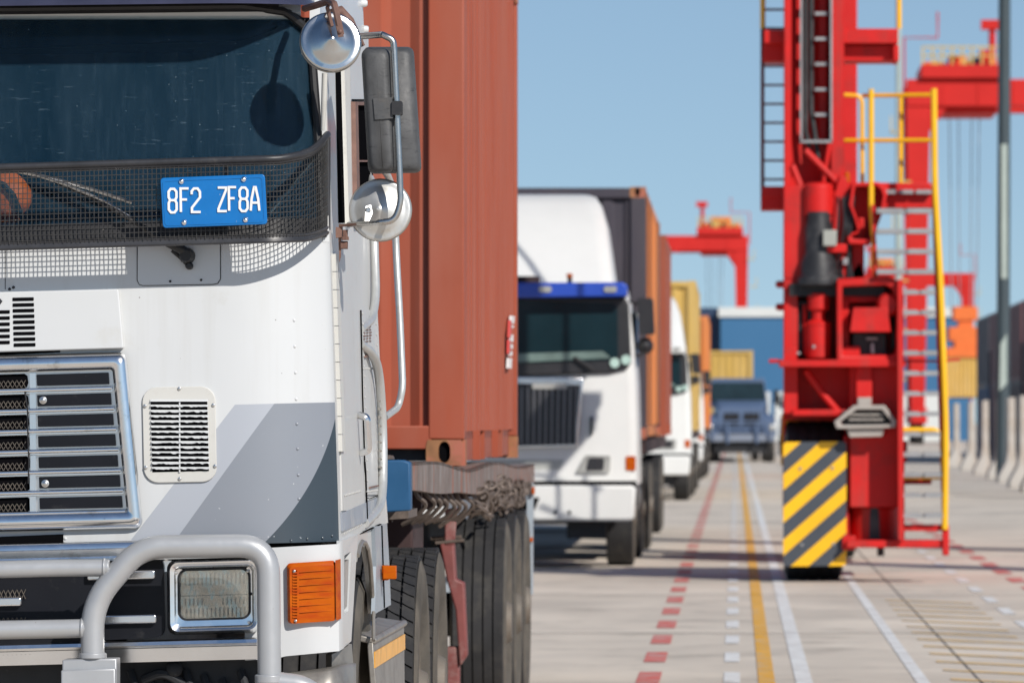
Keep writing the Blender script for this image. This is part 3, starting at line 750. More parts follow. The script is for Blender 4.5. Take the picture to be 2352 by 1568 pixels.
def turn_lamp(mir=False):
    g = G(); o = quad([(659, 1293), (770, 1286), (772, 1424), (661, 1431)], 9)
    rings = [[Lc(x, y, 0) for x, y in o], [Lc(x, y, -.018) for x, y in o], [Lc(665 + (x - 659) * .94, 1297 + (y - 1288) * .94, -.027) for x, y in o]]
    g.skin([[g.bm.verts.new(p) for p in r] for r in rings], True)
    g.prism([Wt(770, 1286, .012), Wt(782, 1283, .055), Wt(783, 1420, .055), Wt(772, 1424, .012)], (0, .01, 0))
    # fine prism ribs
    for i in range(17):
        y = 1306 + i * 6.8; g.prism([Lc(672, y, -.0275), Lc(684, y - .5, -.0275), Lc(684, y + 3, -.029), Lc(672, y + 3.5, -.029)], (0, .002, 0))
    for i in range(7):
        y = 1312 + i * 15.5; g.prism([Lc(689, y, -.0268), Lc(762, y - 4, -.0268), Lc(762, y - 3, -.0274), Lc(689, y + 1, -.0274)], (0, .002, 0))
    if mir:
        for v in g.bm.verts: v.co = refl(v.co)
    l = g.build('turn_lamp', m_amber, truck, 40)
    g = G()
    for x, y in ((676, 1311), (679, 1428 - 3)): g.lathe(Lc(x, y - 0, -.026), (0, -1, 0), [(.0045, 0), (.004, .004), (.0015, .005)], 10)
    if mir:
        for v in g.bm.verts: v.co = refl(v.co)
    g.build('lamp_screws', m_steel, l)
turn_lamp(); turn_lamp(True)

# --- chrome bumper strip, dark insert, lower lip
g = G()
def strip(g, y0, y1, d0, d1, x0=-149, x1=600, sl=.026, prof=None):
    prof = prof or [(0, .0), (.08, -.012), (.3, -.02), (.7, -.02), (.92, -.012), (1, 0)]
    rows = []
    for t, dd in prof:
        y = y0 + (y1 - y0) * t; rows.append([Wt(x, y - sl * x, d0 + dd) for x in frange(x0, x1, 6)])
    g.sheet(rows, (0, .02, 0))
strip(g, 1247, 1297, -.02, 0, prof=[(0, .02), (.05, -.004), (.15, -.012), (.34, -.013), (.4, -.005), (.72, -.004), (.8, -.02), (.93, -.02), (1, .0)])
strip(g, 1297, 1322, .015, 0, prof=[(0, 0), (1, 0)])
strip(g, 1478, 1498, -.02, 0, x1=590, prof=[(0, .012), (.2, -.008), (.6, -.012), (1, .012)])
strip(g, 1497, 1528, -.012, 0, x1=592, prof=[(0, 0), (.5, .002), (1, .004)])
g.mirror(CP, HN); g.build('bumper_trim', m_chrome, truck, 50)
g = G(); g.pp(quad([(-149, 1312), (375, 1276), (380, 1462), (-149, 1490)], 26, 6), Y1 - .004, Y1 + .02); g.mirror(CP, HN); g.build('bumper_insert', m_darkpanel, truck, 30)
g = G()
for x0, x1, y in ((200, 356, 1322), (225, 359, 1423), (-149, 49, 1385)):
    g = G(); g.pp(rrect(x0, y - 10, x1, y + 10, 5, 3, .022), Y1 - .024, Y1 - .003); g.build('insert_bar', m_chrome, truck, 40, bevel=.004)
gm = G()
for yy, e in ((1334, 66), (1398, 64), (1462, 78)):
    for k in range(24, 46):
        x = -400 + k * 10.2
        for d_ in (-1, 1):
            for sh in (0,):
                x0 = x + sh; x1 = x0 + d_ * 10
                if max(x0, x1) < e: gm.prism([Wt(x0 - .9, yy + 20 - .026 * x0, -.010 - .0012 * d_), Wt(x0 + .9, yy + 20 - .026 * x0, -.010 - .0012 * d_), Wt(x1 + .9, yy + 42 - .026 * x1, -.010 - .0012 * d_), Wt(x1 - .9, yy + 42 - .026 * x1, -.010 - .0012 * d_)], (0, .002, 0))
gm.mirror(CP, HN); gm.build('lower_mesh', m_brownmesh, truck, 0)
g = G(); g.pp([(-149, 1238), (145, 1226), (145, 1243), (-149, 1256)], Y1 - .008, Y1 + .002); g.mirror(CP, HN); g.build('grille_gap', m_dark, truck, 0)

# --- headlights
m_lens = M('headlight_glass', (.5, .5, .48), .07, var=.2, vs=18, bump=(.5, 30, .008), alpha=(.16, (.97, .97, .95)))
def flute(m):
    n = m.node_tree; N = n.nodes; L = n.links; b = N['Principled BSDF']
    tc = N.new('ShaderNodeTexCoord'); wv = N.new('ShaderNodeTexWave'); wv.inputs['Scale'].default_value = 26; wv.bands_direction = 'X'; L.new(tc.outputs['Object'], wv.inputs[0])
    br = N.new('ShaderNodeTexBrick'); br.inputs['Scale'].default_value = 14; L.new(tc.outputs['Object'], br.inputs[0])
    nz = N.new('ShaderNodeTexNoise'); nz.inputs['Scale'].default_value = 22
    mp = N.new('ShaderNodeMapping'); mp.inputs['Scale'].default_value = (1.6, 1, .5); L.new(tc.outputs['Object'], mp.inputs[0]); L.new(mp.outputs[0], nz.inputs[0])
    ad = N.new('ShaderNodeMath'); ad.inputs[0].default_value = 0; L.new(nz.outputs['Fac'], ad.inputs[1])
    bp = N.new('ShaderNodeBump'); bp.inputs['Strength'].default_value = .45; bp.inputs['Distance'].default_value = .008; L.new(ad.outputs[0], bp.inputs['Height']); L.new(bp.outputs[0], b.inputs['Normal'])
m_refl = M('headlight_reflector', (.62, .60, .56), .12, 1, var=.25, vs=16); flute(m_refl); flute(m_lens)
m_flute = M('lens_flute_glass', (.55, .54, .5), .1, .6, var=.2, vs=20, alpha=(.45, (.9, .9, .88)))
def headlight(mir=False):
    def fin(g):
        if mir:
            for v in g.bm.verts: v.co = refl(v.co)
        return g
    def Q(o, d): return [Wt(x, y, d) for x, y in o]
    o0 = rrect(383, 1285, 596, 1458, 22, 6, .028, .01); o1 = rrect(390, 1292, 589, 1450, 19, 6, .028, .01); o2 = rrect(400, 1301, 581, 1441, 14, 6, .028, .01)
    o3 = rrect(409, 1308, 573, 1424, 20, 6, .028, .01)
    g = G(); g.skin([[g.bm.verts.new(p) for p in Q(o, d)] for o, d in ((o0, .01), (o0, -.02), (o1, -.045), (o2, -.04), (rrect(404, 1305, 578, 1438, 12, 6, .028, .01), -.014), (o3, -.012), (o3, .02))], False)
    hb = fin(g).build('headlight_bezel', m_chrome, truck, 60)
    g = G(); g.frame(Q(rrect(408, 1307, 574, 1425, 20, 6, .028, .01), -.016), Q(rrect(412, 1311, 570, 1421, 18, 6, .028, .01), -.016), (0, .02, 0)); 
    g.ball(Wt(492, 1303, -.016), .006, sub=1); g.ball(Wt(575, 1363, -.016), .005, sub=1)
    fin(g).build('headlight_gasket', m_black, hb)
    g = G(); i0 = rrect(411, 1310, 571, 1422, 18, 6, .028, .01)
    def sc(o, k): return [(491 + (x - 491) * k, 1365 + (y - 1365) * k) for x, y in o]
    g.skin([[g.bm.verts.new(p) for p in Q(sc(i0, k), d)] for k, d in ((1, -.005), (.93, .01), (.7, .04), (.45, .06), (.2, .07))], True)
    fin(g).build('reflector', m_refl, hb, 80)
    g = G(); g.lathe(Wt(490, 1366, .055), (0, -1, 0), [(.024, 0), (.023, .03), (.018, .045), (.008, .05)], 20); fin(g).build('bulb_shield', m_chrome, hb)
    g = G()
    for k in range(15):
        for y0, y1 in ((1316, 1342), (1372, 1388), (1395, 1416)):
            x = 424 + k * 9.6 + (2 if y0 > 1380 else 0)
            if not (abs(x - 490) < 20 and y0 == 1372): g.prism([Wt(x, y0 - .03 * (x - 490), -.009), Wt(x + 3.4, y0 - .03 * (x - 490), -.009), Wt(x + 3.4, y1 - .03 * (x - 490), -.009), Wt(x, y1 - .03 * (x - 490), -.009)], (0, .004, 0))
    g.prism([Wt(416, 1367, -.008), Wt(568, 1363, -.008), Wt(568, 1365, -.008), Wt(416, 1369, -.008)], (0, .003, 0))
    fin(g).build('lens_flutes', m_flute, hb, 0)
    g = G(); g.skin([[g.bm.verts.new(p) for p in Q(sc(i0, k), d)] for k, d in ((1, -.013), (.96, -.026), (.88, -.031), (.5, -.035), (.15, -.036))], True)
    fin(g).build('lens', m_lens, hb, 80)
    g = G()
    for x, y in ((399 + 5, 1315), (569, 1307 + 4), (406, 1436), (572, 1430 - 2)): g.lathe(Wt(x, y, -.016), (0, -1, 0), [(.005, 0), (.004, .004), (.001, .005)], 10)
    fin(g).build('bezel_screws', m_steel, hb)
headlight(); headlight(True)

# --- bull bar
g = G(); BD = -.20
def B(x, y, d=0): return Wt(x, y, BD + d)
g.tube(fillet([B(213, 1512), B(212, 1384), B(322, 1255), B(616, 1252), B(619, 1580)], [.09, .07, .085], 8), .0335, 20)
g.tube(fillet([B(-149, 1311), B(120, 1304), B(252, 1303)], .02), .0245, 16)
g.tube([B(-149, 1449), B(40, 1445), B(200, 1442)], .0265, 16)
g.tube(fillet([B(619, 1560), B(640, 1566), B(690, 1572), B(720, 1590)], .02), .03, 14)
# weld collars
for a, b, r in ((B(236, 1303), B(243, 1303), .028), (B(185, 1442), B(193, 1442), .031), (B(213, 1498), B(213, 1512), .040), (B(619, 1548), B(619, 1568), .042)): g.tube([a, b], r, 16)
o = [(140, 1512), (268, 1508), (273, 1535), (273, 1640), (140, 1645), (139, 1540)]
g.prism([B(143, 1514, -.03), B(268, 1511, -.03), B(268, 1700, -.03), B(143, 1700, -.03)], (0, .10, 0))
g.prism([B(140, 1538, -.055), B(265, 1534, -.055), B(265, 1700, -.055), B(140, 1700, -.055)], (0, .12, 0))
g.prism([B(150, 1640, -.02), B(700, 1630, -.02), B(700, 1690, -.02), B(150, 1700, -.02)], (0, .08, 0))
g.box(B(150, 1690, .0), B(250, 1600, .35)); g.box(B(600, 1690, .0), B(660, 1620, .35))
g.mirror(CP, HN); bb = g.build('bull_bar', m_silver, truck, 45, bevel=.004)

# --- dark chassis below the bumper and the rolled end of the bumper
g = G()
g.box((CX - .95, Y1 + .12, .42), (CX + .95, Y1 + .5, .84)); g.box((CX - .45, Y1 + .5, .5), (CX - .33, Y1 + 7.6, .86)); g.box((CX + .33, Y1 + .5, .5), (CX + .45, Y1 + 7.6, .86))
g.box((CX - .5, Y1 + .5, .45), (CX + .5, Y1 + 1.8, 1.1))
g.build('chassis', m_dark if False else m_black, truck)
g = G()
for k in range(7):
    a = Wt(300 + k * 42, 1540 + (k % 3) * 10, .10); b = a + Vector((.03 * ((k % 2) * 2 - 1), .02, -.12)); g.tube(fillet([a, a + Vector((.02, -.03, -.05)), b], .02), .012, 8)
g.tube(fillet([Wt(330, 1560, .08), Wt(375, 1540, .05), Wt(420, 1570, .08)], .04), .014, 8); g.ball(Wt(400, 1535, .06), .025)
g.build('brake_hoses', m_interior, truck)
g = G(); rows = []
for z0, y_, dd in ((0, 1548, .03), (1, 1556, -.0), (2, 1600, -.02), (3, 1660, .0)):
    r = []
    for x in frange(640, 818, 12):
        t = max(0, (x - 740) / 78); r.append(Wt(x, y_ - .12 * (x - 640) * (1 if z0 < 2 else .6) - 4 * t, dd + .02 + .28 * t ** 3))
    rows.append(r)
g.sheet(rows, (-.01, .05, 0)); pair(g, 'bumper_end', m_stainbox, truck, CP, HN, smooth=60)
g = G(); g.prism([Wt(762, 1502, .2), Wt(808, 1478, .4), Wt(812, 1530, .4), Wt(762, 1535, .2)], (-.02, .04, 0)); pair(g, 'corner_bracket', m_stainbox, truck, CP, HN)

# --- door furniture
g = G(); sstrip(g, 768, 779, 777, 791, 60, 512, .002, .004); g.build('door_gap', m_dark, truck, 0)
g = G(); sstrip(g, 781, 795, 793, 799, 120, 520, .012, .012); g.build('door_pillar_trim', m_ivory, truck, 40)
g = G(); sstrip(g, 795.5, 798, 800, 803, 120, 520, .006, .006); g.build('door_edge_moulding', m_bluegrey, truck, 40)
g = G(); sstrip(g, 806, 812, 811, 818, 234, 520, .014, .014); sstrip(g, 812, 852, 812, 852, 234, 242, .014, .014, 1); sstrip(g, 818, 857, 818, 857, 368, 372, .012, .012, 1); g.build('door_window_frame', m_brown, truck, 30)
g = G(); sstrip(g, 812, 851, 817, 861, 238, 516, .0, .006); g.build('door_window', m_dark, truck, 0)  # black sheet painted as the unlit cab inside the open window
g = G()
for k in range(11):
    ya = 583 + k * 41.5; yb = ya + 40
    if yb > 1036: yb = 1036
    xa = 762 + (ya - 590) * .036; xb = 762 + (yb - 590) * .036
    g.sheet([[Sd(xa, ya, .011), Sd(xa + 7.5, ya, .011)], [Sd(xb, yb, .011), Sd(xb + 7.5, yb, .011)]], (-.014, 0, 0))
g.build('door_hinge', m_ivory, truck, 0)
# door skin, standing 4 mm proud, with riveted rear panel
def side_panel(name, mat, xa, xb, xc_, xd, ya, yb, off=.004, riv=True):
    g = G(); sstrip(g, xa, xb, xc_, xd, ya, yb, off, off, 8)
    return g.build(name, mat, truck, 40)
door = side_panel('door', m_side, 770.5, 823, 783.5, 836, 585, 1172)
g = G(); sstrip(g, 825, 860, 838, 873, 712, 1135, .006, .006)
for k in range(12):     # rivet rows
    t = k / 11
    for xa, ya in ((788 + 36 * t, 1137 - 10 * t), (786 + 40 * t, 1224 - 12 * t - 8 * t)): g.ball(Sd(xa, ya, .006), .0045, (.6, 1, 1), 1)
    g.ball(Sd(829 + 31 * t, 846, .008), .004, (.6, 1, 1), 1)
    g.ball(Sd(836 + 31 * t, 1128 - 3 * t, .008), .004, (.6, 1, 1), 1)
for k in range(18):
    y = 720 + k * 24; g.ball(Sd(827 + (y - 712) * .03, y, .008), .0045, (.6, 1, 1), 1); g.ball(Sd(858 + (y - 712) * .03, y, .008), .0045, (.6, 1, 1), 1)
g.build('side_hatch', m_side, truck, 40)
m_sidestripe = M('grey_side_stripe', (.30, .33, .38), .4, var=.15, dirt=((.5, .5, .48), 6, .5, .75))
g = G(); g.sheet([[Sd(781 + 84 * t, 1178 - 37 * t, .0065) for t in frange(0, 1, 5)], [Sd(783 + 86 * t, 1219 - 36 * t, .0065) for t in frange(0, 1, 5)]], (-.007, 0, 0)); g.build('side_stripe', m_sidestripe, truck)
g = G(); g.tube(fillet([Sd(818, 953, .008), Sd(817, 958, .035), Sd(821, 1034, .035), Sd(822, 1040, .008)], .012), .011, 8); dh = g.build('door_handle', m_chrome, truck)
# number stencil block and latch on the hatch
g = G(); rnd = random.Random(5)
for i in range(7):
    for j in range(3):
        if rnd.random() < .8:
            x = 830 + j * 6.5; y = 744 + i * 6.5 - j; g.sheet([[Sd(x, y, .0085), Sd(x + rnd.uniform(2, 5), y, .0085)], [Sd(x, y + 3.5, .0085), Sd(x + rnd.uniform(2, 5), y + 3.5, .0085)]], (-.001, 0, 0))
g.sheet([[Sd(831, 816, .012), Sd(855, 812, .012)], [Sd(831, 821, .012), Sd(855, 817, .012)]], (-.004, 0, 0))
g.sheet([[Sd(842, 1118, .012), Sd(862, 1113, .012)], [Sd(842, 1121, .012), Sd(862, 1116, .012)]], (-.004, 0, 0))
g.build('hatch_stencil', m_brown, truck, 0)
g = G(); line_on(g, [(833, 1060), (835, 1090), (839, 1200)], 1.5, Sd, .0085, .004); line_on(g, [(824, 712), (828, 900), (833, 1060)], .5, Sd, .0085, .004); line_on(g, [(783, 1242), (829, 1223), (872, 1203)], 1.8, Sd, .006, .006)
line_on(g, [(838, 1143), (843, 1145), (860, 1138)], 1.2, Sd, .009, .002)
g.build('side_seams', m_dark, truck, 0)

# --- grab rails
def rail(name, pts, r, fil=.06): g = G(); g.tube(fillet(pts, fil, 6), r, 12); return g.build(name, m_galv, truck)
m_galv = M('galvanised_rail', (.56, .57, .56), .38, .45, var=.1, vs=12, dirt=((.45, .40, .3), 18, .6, .8), bump=(.1, 30, .003))
rail('grab_rail', [Sd(828, 756, 0), WY(855, 732, 18.9), WY(864, 680, 19.0), WY(860, 560, 19.1), WY(856, 430, 19.1), Sd(850, 410, 0)], .0135, .12)
rail('grab_rail', [Sd(827, 790, 0), WY(858, 812, 18.7), WY(872, 860, 18.9), WY(880, 1000, 19.0), WY(879, 1150, 18.9), WY(862, 1178, 18.7), Sd(838, 1201, 0)], .0145, .1)
rail('grab_rail', [WY(884, 958, 19.45), WY(915, 935, 19.6), WY(925, 890, 19.6), WY(919, 740, 19.7), WY(911, 600, 19.8), WY(905, 450, 19.8), WY(890, 395, 19.6), WY(850, 380, 19.3)], .0115, .1)
g = G()
for k in range(12):
    y = 880 + k * 19; g.tube([WY(872.5 + k * .2, y, 18.93), WY(870 + k * .2, y + 4, 18.93)], .006, 5)
g.build('rail_grips', m_stainbox, truck)

# --- mirror carrier
m_tubemat = M('steel_mirror_tube', (.55, .54, .52), .27, 1, var=.1, vs=10, dirt=((.4, .33, .24), 22, .6, .78))
YM = Y1 + .12
def Mw(x, y, d=0.): return WY(x, y, YM + d)
mr = bpy.data.objects.new('mirror_assembly', None); COL.objects.link(mr); mr.parent = truck; WL['mirror_assembly'] = WL[truck.name]; mr.empty_display_size = .1
pth = fillet([Mw(800, 86, .12), Mw(878, 80, .0), Mw(903, 92), Mw(905, 112), Mw(912, 260), Mw(918, 400), Mw(920, 470), Mw(905, 508), Mw(868, 511), Mw(800, 516, .1)], [.0, .03, .02, .2, .2, .07, .05, .03], 6)
g = G(); n = len(pth); g.tube(pth, [.0095 if i < n - 4 else .0075 for i in range(n)], 12); g.build('mirror_arm', m_tubemat, mr)
g = G()
g.prism([Mw(778, 515, .1), Mw(860, 509, .02), Mw(862, 513, .02), Mw(778, 521, .1)], (0, .03, 0)); g.prism([Mw(771, 522, .1), Mw(786, 521, .1), Mw(786, 545, .1), Mw(771, 546, .1)], (0, .03, 0))
g.prism([Mw(777, 545, .11), Mw(784, 545, .11), Mw(783, 590, .11), Mw(779, 602, .11)], (0, .01, 0)); g.lathe(Mw(783, 563, .11), (1, 0, 0), [(.012, 0), (.012, .02)], 6)
g.lathe(Mw(793, 528, .1), (0, 0, -1), [(.008, 0), (.008, .02), (.011, .02), (.011, .03)], 6)
g.build('lower_bracket', m_brown, mr)
g = G(); g.tube(fillet([Mw(700, 20, -.05), Mw(722, 14, -.16), Mw(757, 3, -.26), Mw(768, 10, -.36), Mw(776, 45, -.38), Mw(783, 80, -.37)], .015), [.010] * 3 + [.0105] * 90 if False else .0105, 8)
g.prism([Mw(772, 60, -.385), Mw(785, 60, -.385), Mw(789, 84, -.385), Mw(777, 86, -.385)], (0, .012, 0)); g.lathe(Mw(781, 73, -.385), (0, -1, 0), [(.006, 0), (.006, .005), (.003, .007)], 8)
g.tube([Mw(757, 3, -.26), Mw(752, 18, -.28), Mw(762, 60, -.27)], .006, 6)
g.tube([Mw(762, 30, .06), Mw(780, 25, .08), Mw(800, 50, .1), Mw(830, 108, .1)], [.012, .016, .018, .012], 10)
g.build('upper_bracket', m_brown, mr)
g = G(); g.tube([Mw(746, 168, -.02), Mw(744, 240, .0), Mw(741, 300, .02)], [.0085, .0085, .005], 10); g.build('support_strut', m_ivory, mr)
def disc_mirror(c, R, tilt, name='round_mirror', mat=None):
    g = G(); ax = Vector(tilt).normalized()
    prof = [(R, -.012), (R, 0), (R * .985, .003), (R * .93, .006), (R * .85, .004), (R * .7, .012), (R * .45, .022), (R * .2, .028), (R * .1, .034), (R * .06, .036)]
    g.lathe(c, ax, prof, 56); md = g.build(name, mat or m_mirror_back, mr, 60)
    g = G(); g.lathe(Vector(c) + ax * -.016, ax, [(R * 1.0, 0), (R * 1.02, .003), (R * 1.02, .008), (R * 1.0, .01)], 56, False); g.build('mirror_rim', m_stainbox, md)
    return md
disc_mirror(Mw(760, 96, -.26), .087, (.18, -1, .22))
dm = disc_mirror(Mw(873, 482, .10), .0905, (-.05, -1, .06), mat=m_disc2)
g = G(); c = Mw(852, 478, .05); g.prism([Mw(840, 474, .035), Mw(852, 470, .035), Mw(856, 490, .035), Mw(848, 508, .02), Mw(838, 508, .02)], (0, .01, 0)); g.lathe(Mw(846, 483, .035), (0, -1, 0), [(.009, 0), (.009, .006), (.006, .009)], 8)
g.build('disc_clamp', m_steel, dm)
# big rectangular mirror housing: rounded shell leaning with the arm
g = G(); secs = []
for k, (d, e, bul) in enumerate(((.16, 0, 0), (.10, 0, 0), (.045, 1.5, 0), (.02, 6, 0), (.01, 12, 0))):
    o = quad([(834 + e, 108 + e), (950 - e, 108 + e), (969 - e, 397 - e), (846 + e, 400 - e)], 17 + e * .2, 7)
    secs.append([g.bm.verts.new(Mw(x + (0), y, .04 + d - (.0 if x > 900 else .015))) for x, y in o])
g.skin(secs, True); hs = g.build('mirror_housing', m_rubber, mr, 55)
g = G(); secs = []
for d, e in ((.02, 0), (-.012, 1), (-.03, 6), (-.036, 13)):
    o = quad([(829 + e, 112 + e), (896 - e, 111 + e), (906 - e * .6, 397 - e), (846 + e, 399 - e)], 20, 7)
    secs.append([g.bm.verts.new(Mw(x, y, .03 + d)) for x, y in o])
g.skin(secs, True); g.pp([(857, 226), (900, 224), (902, 272), (861, 275)], YM - .012, YM + .0); g.build('housing_cover', m_rubber, hs, 55)
g = G(); g.pp(rrect(900, 232, 923, 264, 3, 2), YM - .02, YM + .03); g.pp([(898, 227), (903, 227), (903, 268), (898, 268)], YM - .008, YM + .02); g.build('clamp', m_black, hs, 30)
g = G(); o = quad([(842, 118), (944, 118), (962, 388), (852, 391)], 12, 5); g.pp(o, YM + .203, YM + .206); g.build('mirror_glass', m_chrome, hs)

mirror_tree(mr, truck, CP, HN); mirror_tree(vent, truck, CP, HN)
# --- wheel arch, skirt, step box
g = G()    # fender panel behind the arch
arch = [(829, 1223), (873, 1203), (890, 1203), (862, 1408), (857, 1408), (851, 1300), (843, 1256), (834, 1242), (826, 1256), (822, 1272)]
XS = -1.13
def Sx(x, y, X=XS): Y = F * X / (x - X0); return Vector((X, Y, 1.5 + (Y0 - y) * Y / F))
ytop_ = lambda x: 1223 - (x - 829) * .43
top = [(x, ytop_(x)) for x in (818, 829, 840, 852, 862)]; bot = [(820, 1290), (827, 1253), (843, 1256), (851, 1300), (860, 1408)]
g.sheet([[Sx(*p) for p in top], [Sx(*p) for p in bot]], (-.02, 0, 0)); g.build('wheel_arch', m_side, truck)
g = G(); g.sheet([[Sx(861, 1209, XS + .012), Sx(889, 1199, XS + .012)], [Sx(864, 1300, XS + .012), Sx(894, 1290, XS + .012)], [Sx(861, 1409, XS + .012), Sx(898, 1388, XS + .012)]], (-.012, 0, 0)); sk = g.build('side_skirt', m_bluegrey, truck, 30)
g = G(); line_on(g, [(878, 1206), (884, 1395)], 1.6, lambda x, y, o: Sx(x, y, XS + .0145), 0, .003); g.build('skirt_seam', m_dark, sk, 0)
g = G(); g.prism([Sx(876, 1298, XS + .012), Sx(879, 1297, XS + .012), Sx(880, 1331, XS + .012), Sx(877, 1332, XS + .012)], (.02, 0, 0))
a = Sx(879, 1314, XS + .02); g.prism([a + Vector((0, 0, -.021)), a + Vector((.042, 0, -.021)), a + Vector((.042, 0, .021)), a + Vector((0, 0, .021))], (0, .05, 0)); g.build('marker_lamp', m_amber, truck, 30, bevel=.003)
g = G(); tubepts = [Sx(822, 1275, XS + .003)] + [Sx(x, y, XS + .003) for x, y in ((826, 1254), (832, 1243), (839, 1246), (845, 1259), (851, 1298), (855, 1360), (858, 1412))]
g.tube(tubepts, .007, 8); g.tube([Sx(858, 1405, XS + .01), WY(858, 1470, 18.55)], .006, 8); g.build('arch_trim', m_stainbox, truck)
# inner arch liner
g = G(); g.prism([(CX - 1.12, Y1 + .62, 1.06), (CX + 1.12, Y1 + .62, 1.06), (CX + 1.1, Y1 + 1.9, 1.1), (CX - 1.1, Y1 + 1.9, 1.1)], (0, 0, .04)); g.build('arch_liner', m_black, truck)
step = G(); YS = 18.6
# step box: open-fronted shell, outer cheek, top plate
tl = WY(872, 1414, YS); 
def St(x, y, Y): return WY(x, y, Y)
A = St(857, 1470, YS); Bq = St(928, 1430, 20.1)
step.sheet([[A, Bq], [St(868, 1620, YS), St(930, 1600, 20.1)]], (-.02, 0, 0))
step.sheet([[St(800, 1452, YS), St(857, 1464, YS), ], [St(866, 1416, 19.9), St(925, 1425, 20.1)]], (0, 0, -.02))
step.tube([A, Bq], .012, 8)
step.sheet([[St(800, 1470, 20.0), St(900, 1470, 20.0)], [St(800, 1640, 20.0), St(900, 1640, 20.0)]], (0, .02, 0))
step.build('step_box', m_stainbox, truck, 40, bevel=.004)
def On(x, y, off=.004):
    t = (x - 857) / 71.; return None
g = G()
def cheek(u, v): p = A.lerp(Bq, u); return Vector((p.x + .006 + .012 * v, p.y, p.z - v))
g.sheet([[cheek(u, .035 if k == 0 else .035) for u in frange(.0, .97, 5)] for k in (0,)] + [[cheek(u, .085) for u in frange(.0, .97, 5)]], (-.004, 0, 0)); g.build('reflective_tape', m_tape, truck)

# --- wheels of the tractor
st_ = -1
def wheel(x, Y, R, w_, style, parent, det=True, outer=1): return tyre(parent, (x, Y, R), R, w_, style, inward=-outer, name='wheel', detail=det)
wheel(CX + 1.0, 18.75, .51, .29, 'rib', truck); wheel(CX - 1.0, 18.75, .51, .29, 'rib', truck, outer=-1)
for Yd in (21.45, 22.78):
    for s in (1, -1):
        wheel(CX + s * 1.055, Yd, .51, .27, 'lug', truck, outer=s); t2 = tyre(truck, (CX + s * .755, Yd, .51), .51, .27, 'rib', rim=False, name='wheel')
g = G(); g.tube([(CX - 1.1, 21.45, .51), (CX + 1.1, 21.45, .51)], .07, 12); g.tube([(CX - 1.1, 22.78, .51), (CX + 1.1, 22.78, .51)], .07, 12); g.tube([(CX - 1.1, 18.75, .51), (CX + 1.1, 18.75, .51)], .06, 12)
g.box((CX - .42, 21.0, .86), (CX + .42, 23.2, .95)); g.build('axles', m_black, truck)
# ================================================================ ground and lane paint
m_conc = M('dock_concrete', (.71, .63, .53), .85, spec=.25, var=.12, vs=.35, streak=((.46, .41, .35), .5, .42, .78, (1.0, .55, 1)), dirt=((.30, .265, .22), 1.1, .54, .80), specks=((.2, .18, .16), .9, .03), bump=(.25, 30, .01))
g = G(); g.poly([(-900, -120, 0), (900, -120, 0), (900, 2600, 0), (-900, 2600, 0)]); tag(g.build('ground', m_conc, origin=(0, 0, 0)), kind='structure')
def paint(name, col):
    m = M(name, col, .7, spec=.3, var=.12, vs=2, dirt=((.50, .46, .42), 5, .5, .66)); return m
p_w, p_y, p_r, p_f = paint('white_lane_paint', (.80, .80, .78)), paint('yellow_lane_paint', (.80, .42, .05)), paint('red_lane_paint', (.66, .17, .14)), paint('faded_yellow_paint', (.78, .54, .24))
def bar(g, x, w_, ya, yb, z=.004): g.poly([(x - w_ / 2, ya, z), (x + w_ / 2, ya, z), (x + w_ / 2, yb, z), (x - w_ / 2, yb, z)])
def marking(name, mat, fn):
    g = G(); fn(g); return tag(g.build(name, mat, origin=(0, 0, 0)), kind='structure')
marking('road_marking', p_y, lambda g: bar(g, .18, .095, 5, 900))
marking('road_marking', p_w, lambda g: bar(g, .395, .097, 5, 900))
marking('road_marking', p_w, lambda g: bar(g, 1.075, .075, 5, 58.8))
marking('road_marking', p_w, lambda g: [bar(g, -.02, .095, 35.1 + k * 3.06 - .75, 35.1 + k * 3.06 + .75) for k in range(-8, 120)])
marking('road_marking', p_r, lambda g: [bar(g, -.503, .135, 35.1 + k * 3.06 - .8, 35.1 + k * 3.06 + .8) for k in range(-8, 120)])
marking('road_marking', p_w, lambda g: [bar(g, 2.13, .10, 35.1 + k * 3.06 - .75, 35.1 + k * 3.06 + .75) for k in range(-8, 60)])
marking('road_marking', p_r, lambda g: [bar(g, 2.64, .15, 35.1 + k * 3.06 - .8, 35.1 + k * 3.06 + .8) for k in range(-8, 60)])
def hatch(g):
    for k in range(-14, 9):
        y = 39.9 + k * 1.28; g.poly([(1.25, y, .004), (1.95, y - .9, .004), (1.95, y - .66, .004), (1.25, y + .24, .004)])
marking('road_marking', p_f, hatch)
m_joint = M('joint_filler', (.12, .11, .105), .9, var=.2)
marking('slab_joint', m_joint, lambda g: [bar(g, 1.41, .010, 5, 400), bar(g, -3.0, .02, 5, 400)] + [g.poly([(-40, 24 + k * 9.2, .004), (40, 24 + k * 9.2, .004), (40, 24.05 + k * 9.2, .004), (-40, 24.05 + k * 9.2, .004)]) for k in range(30)])
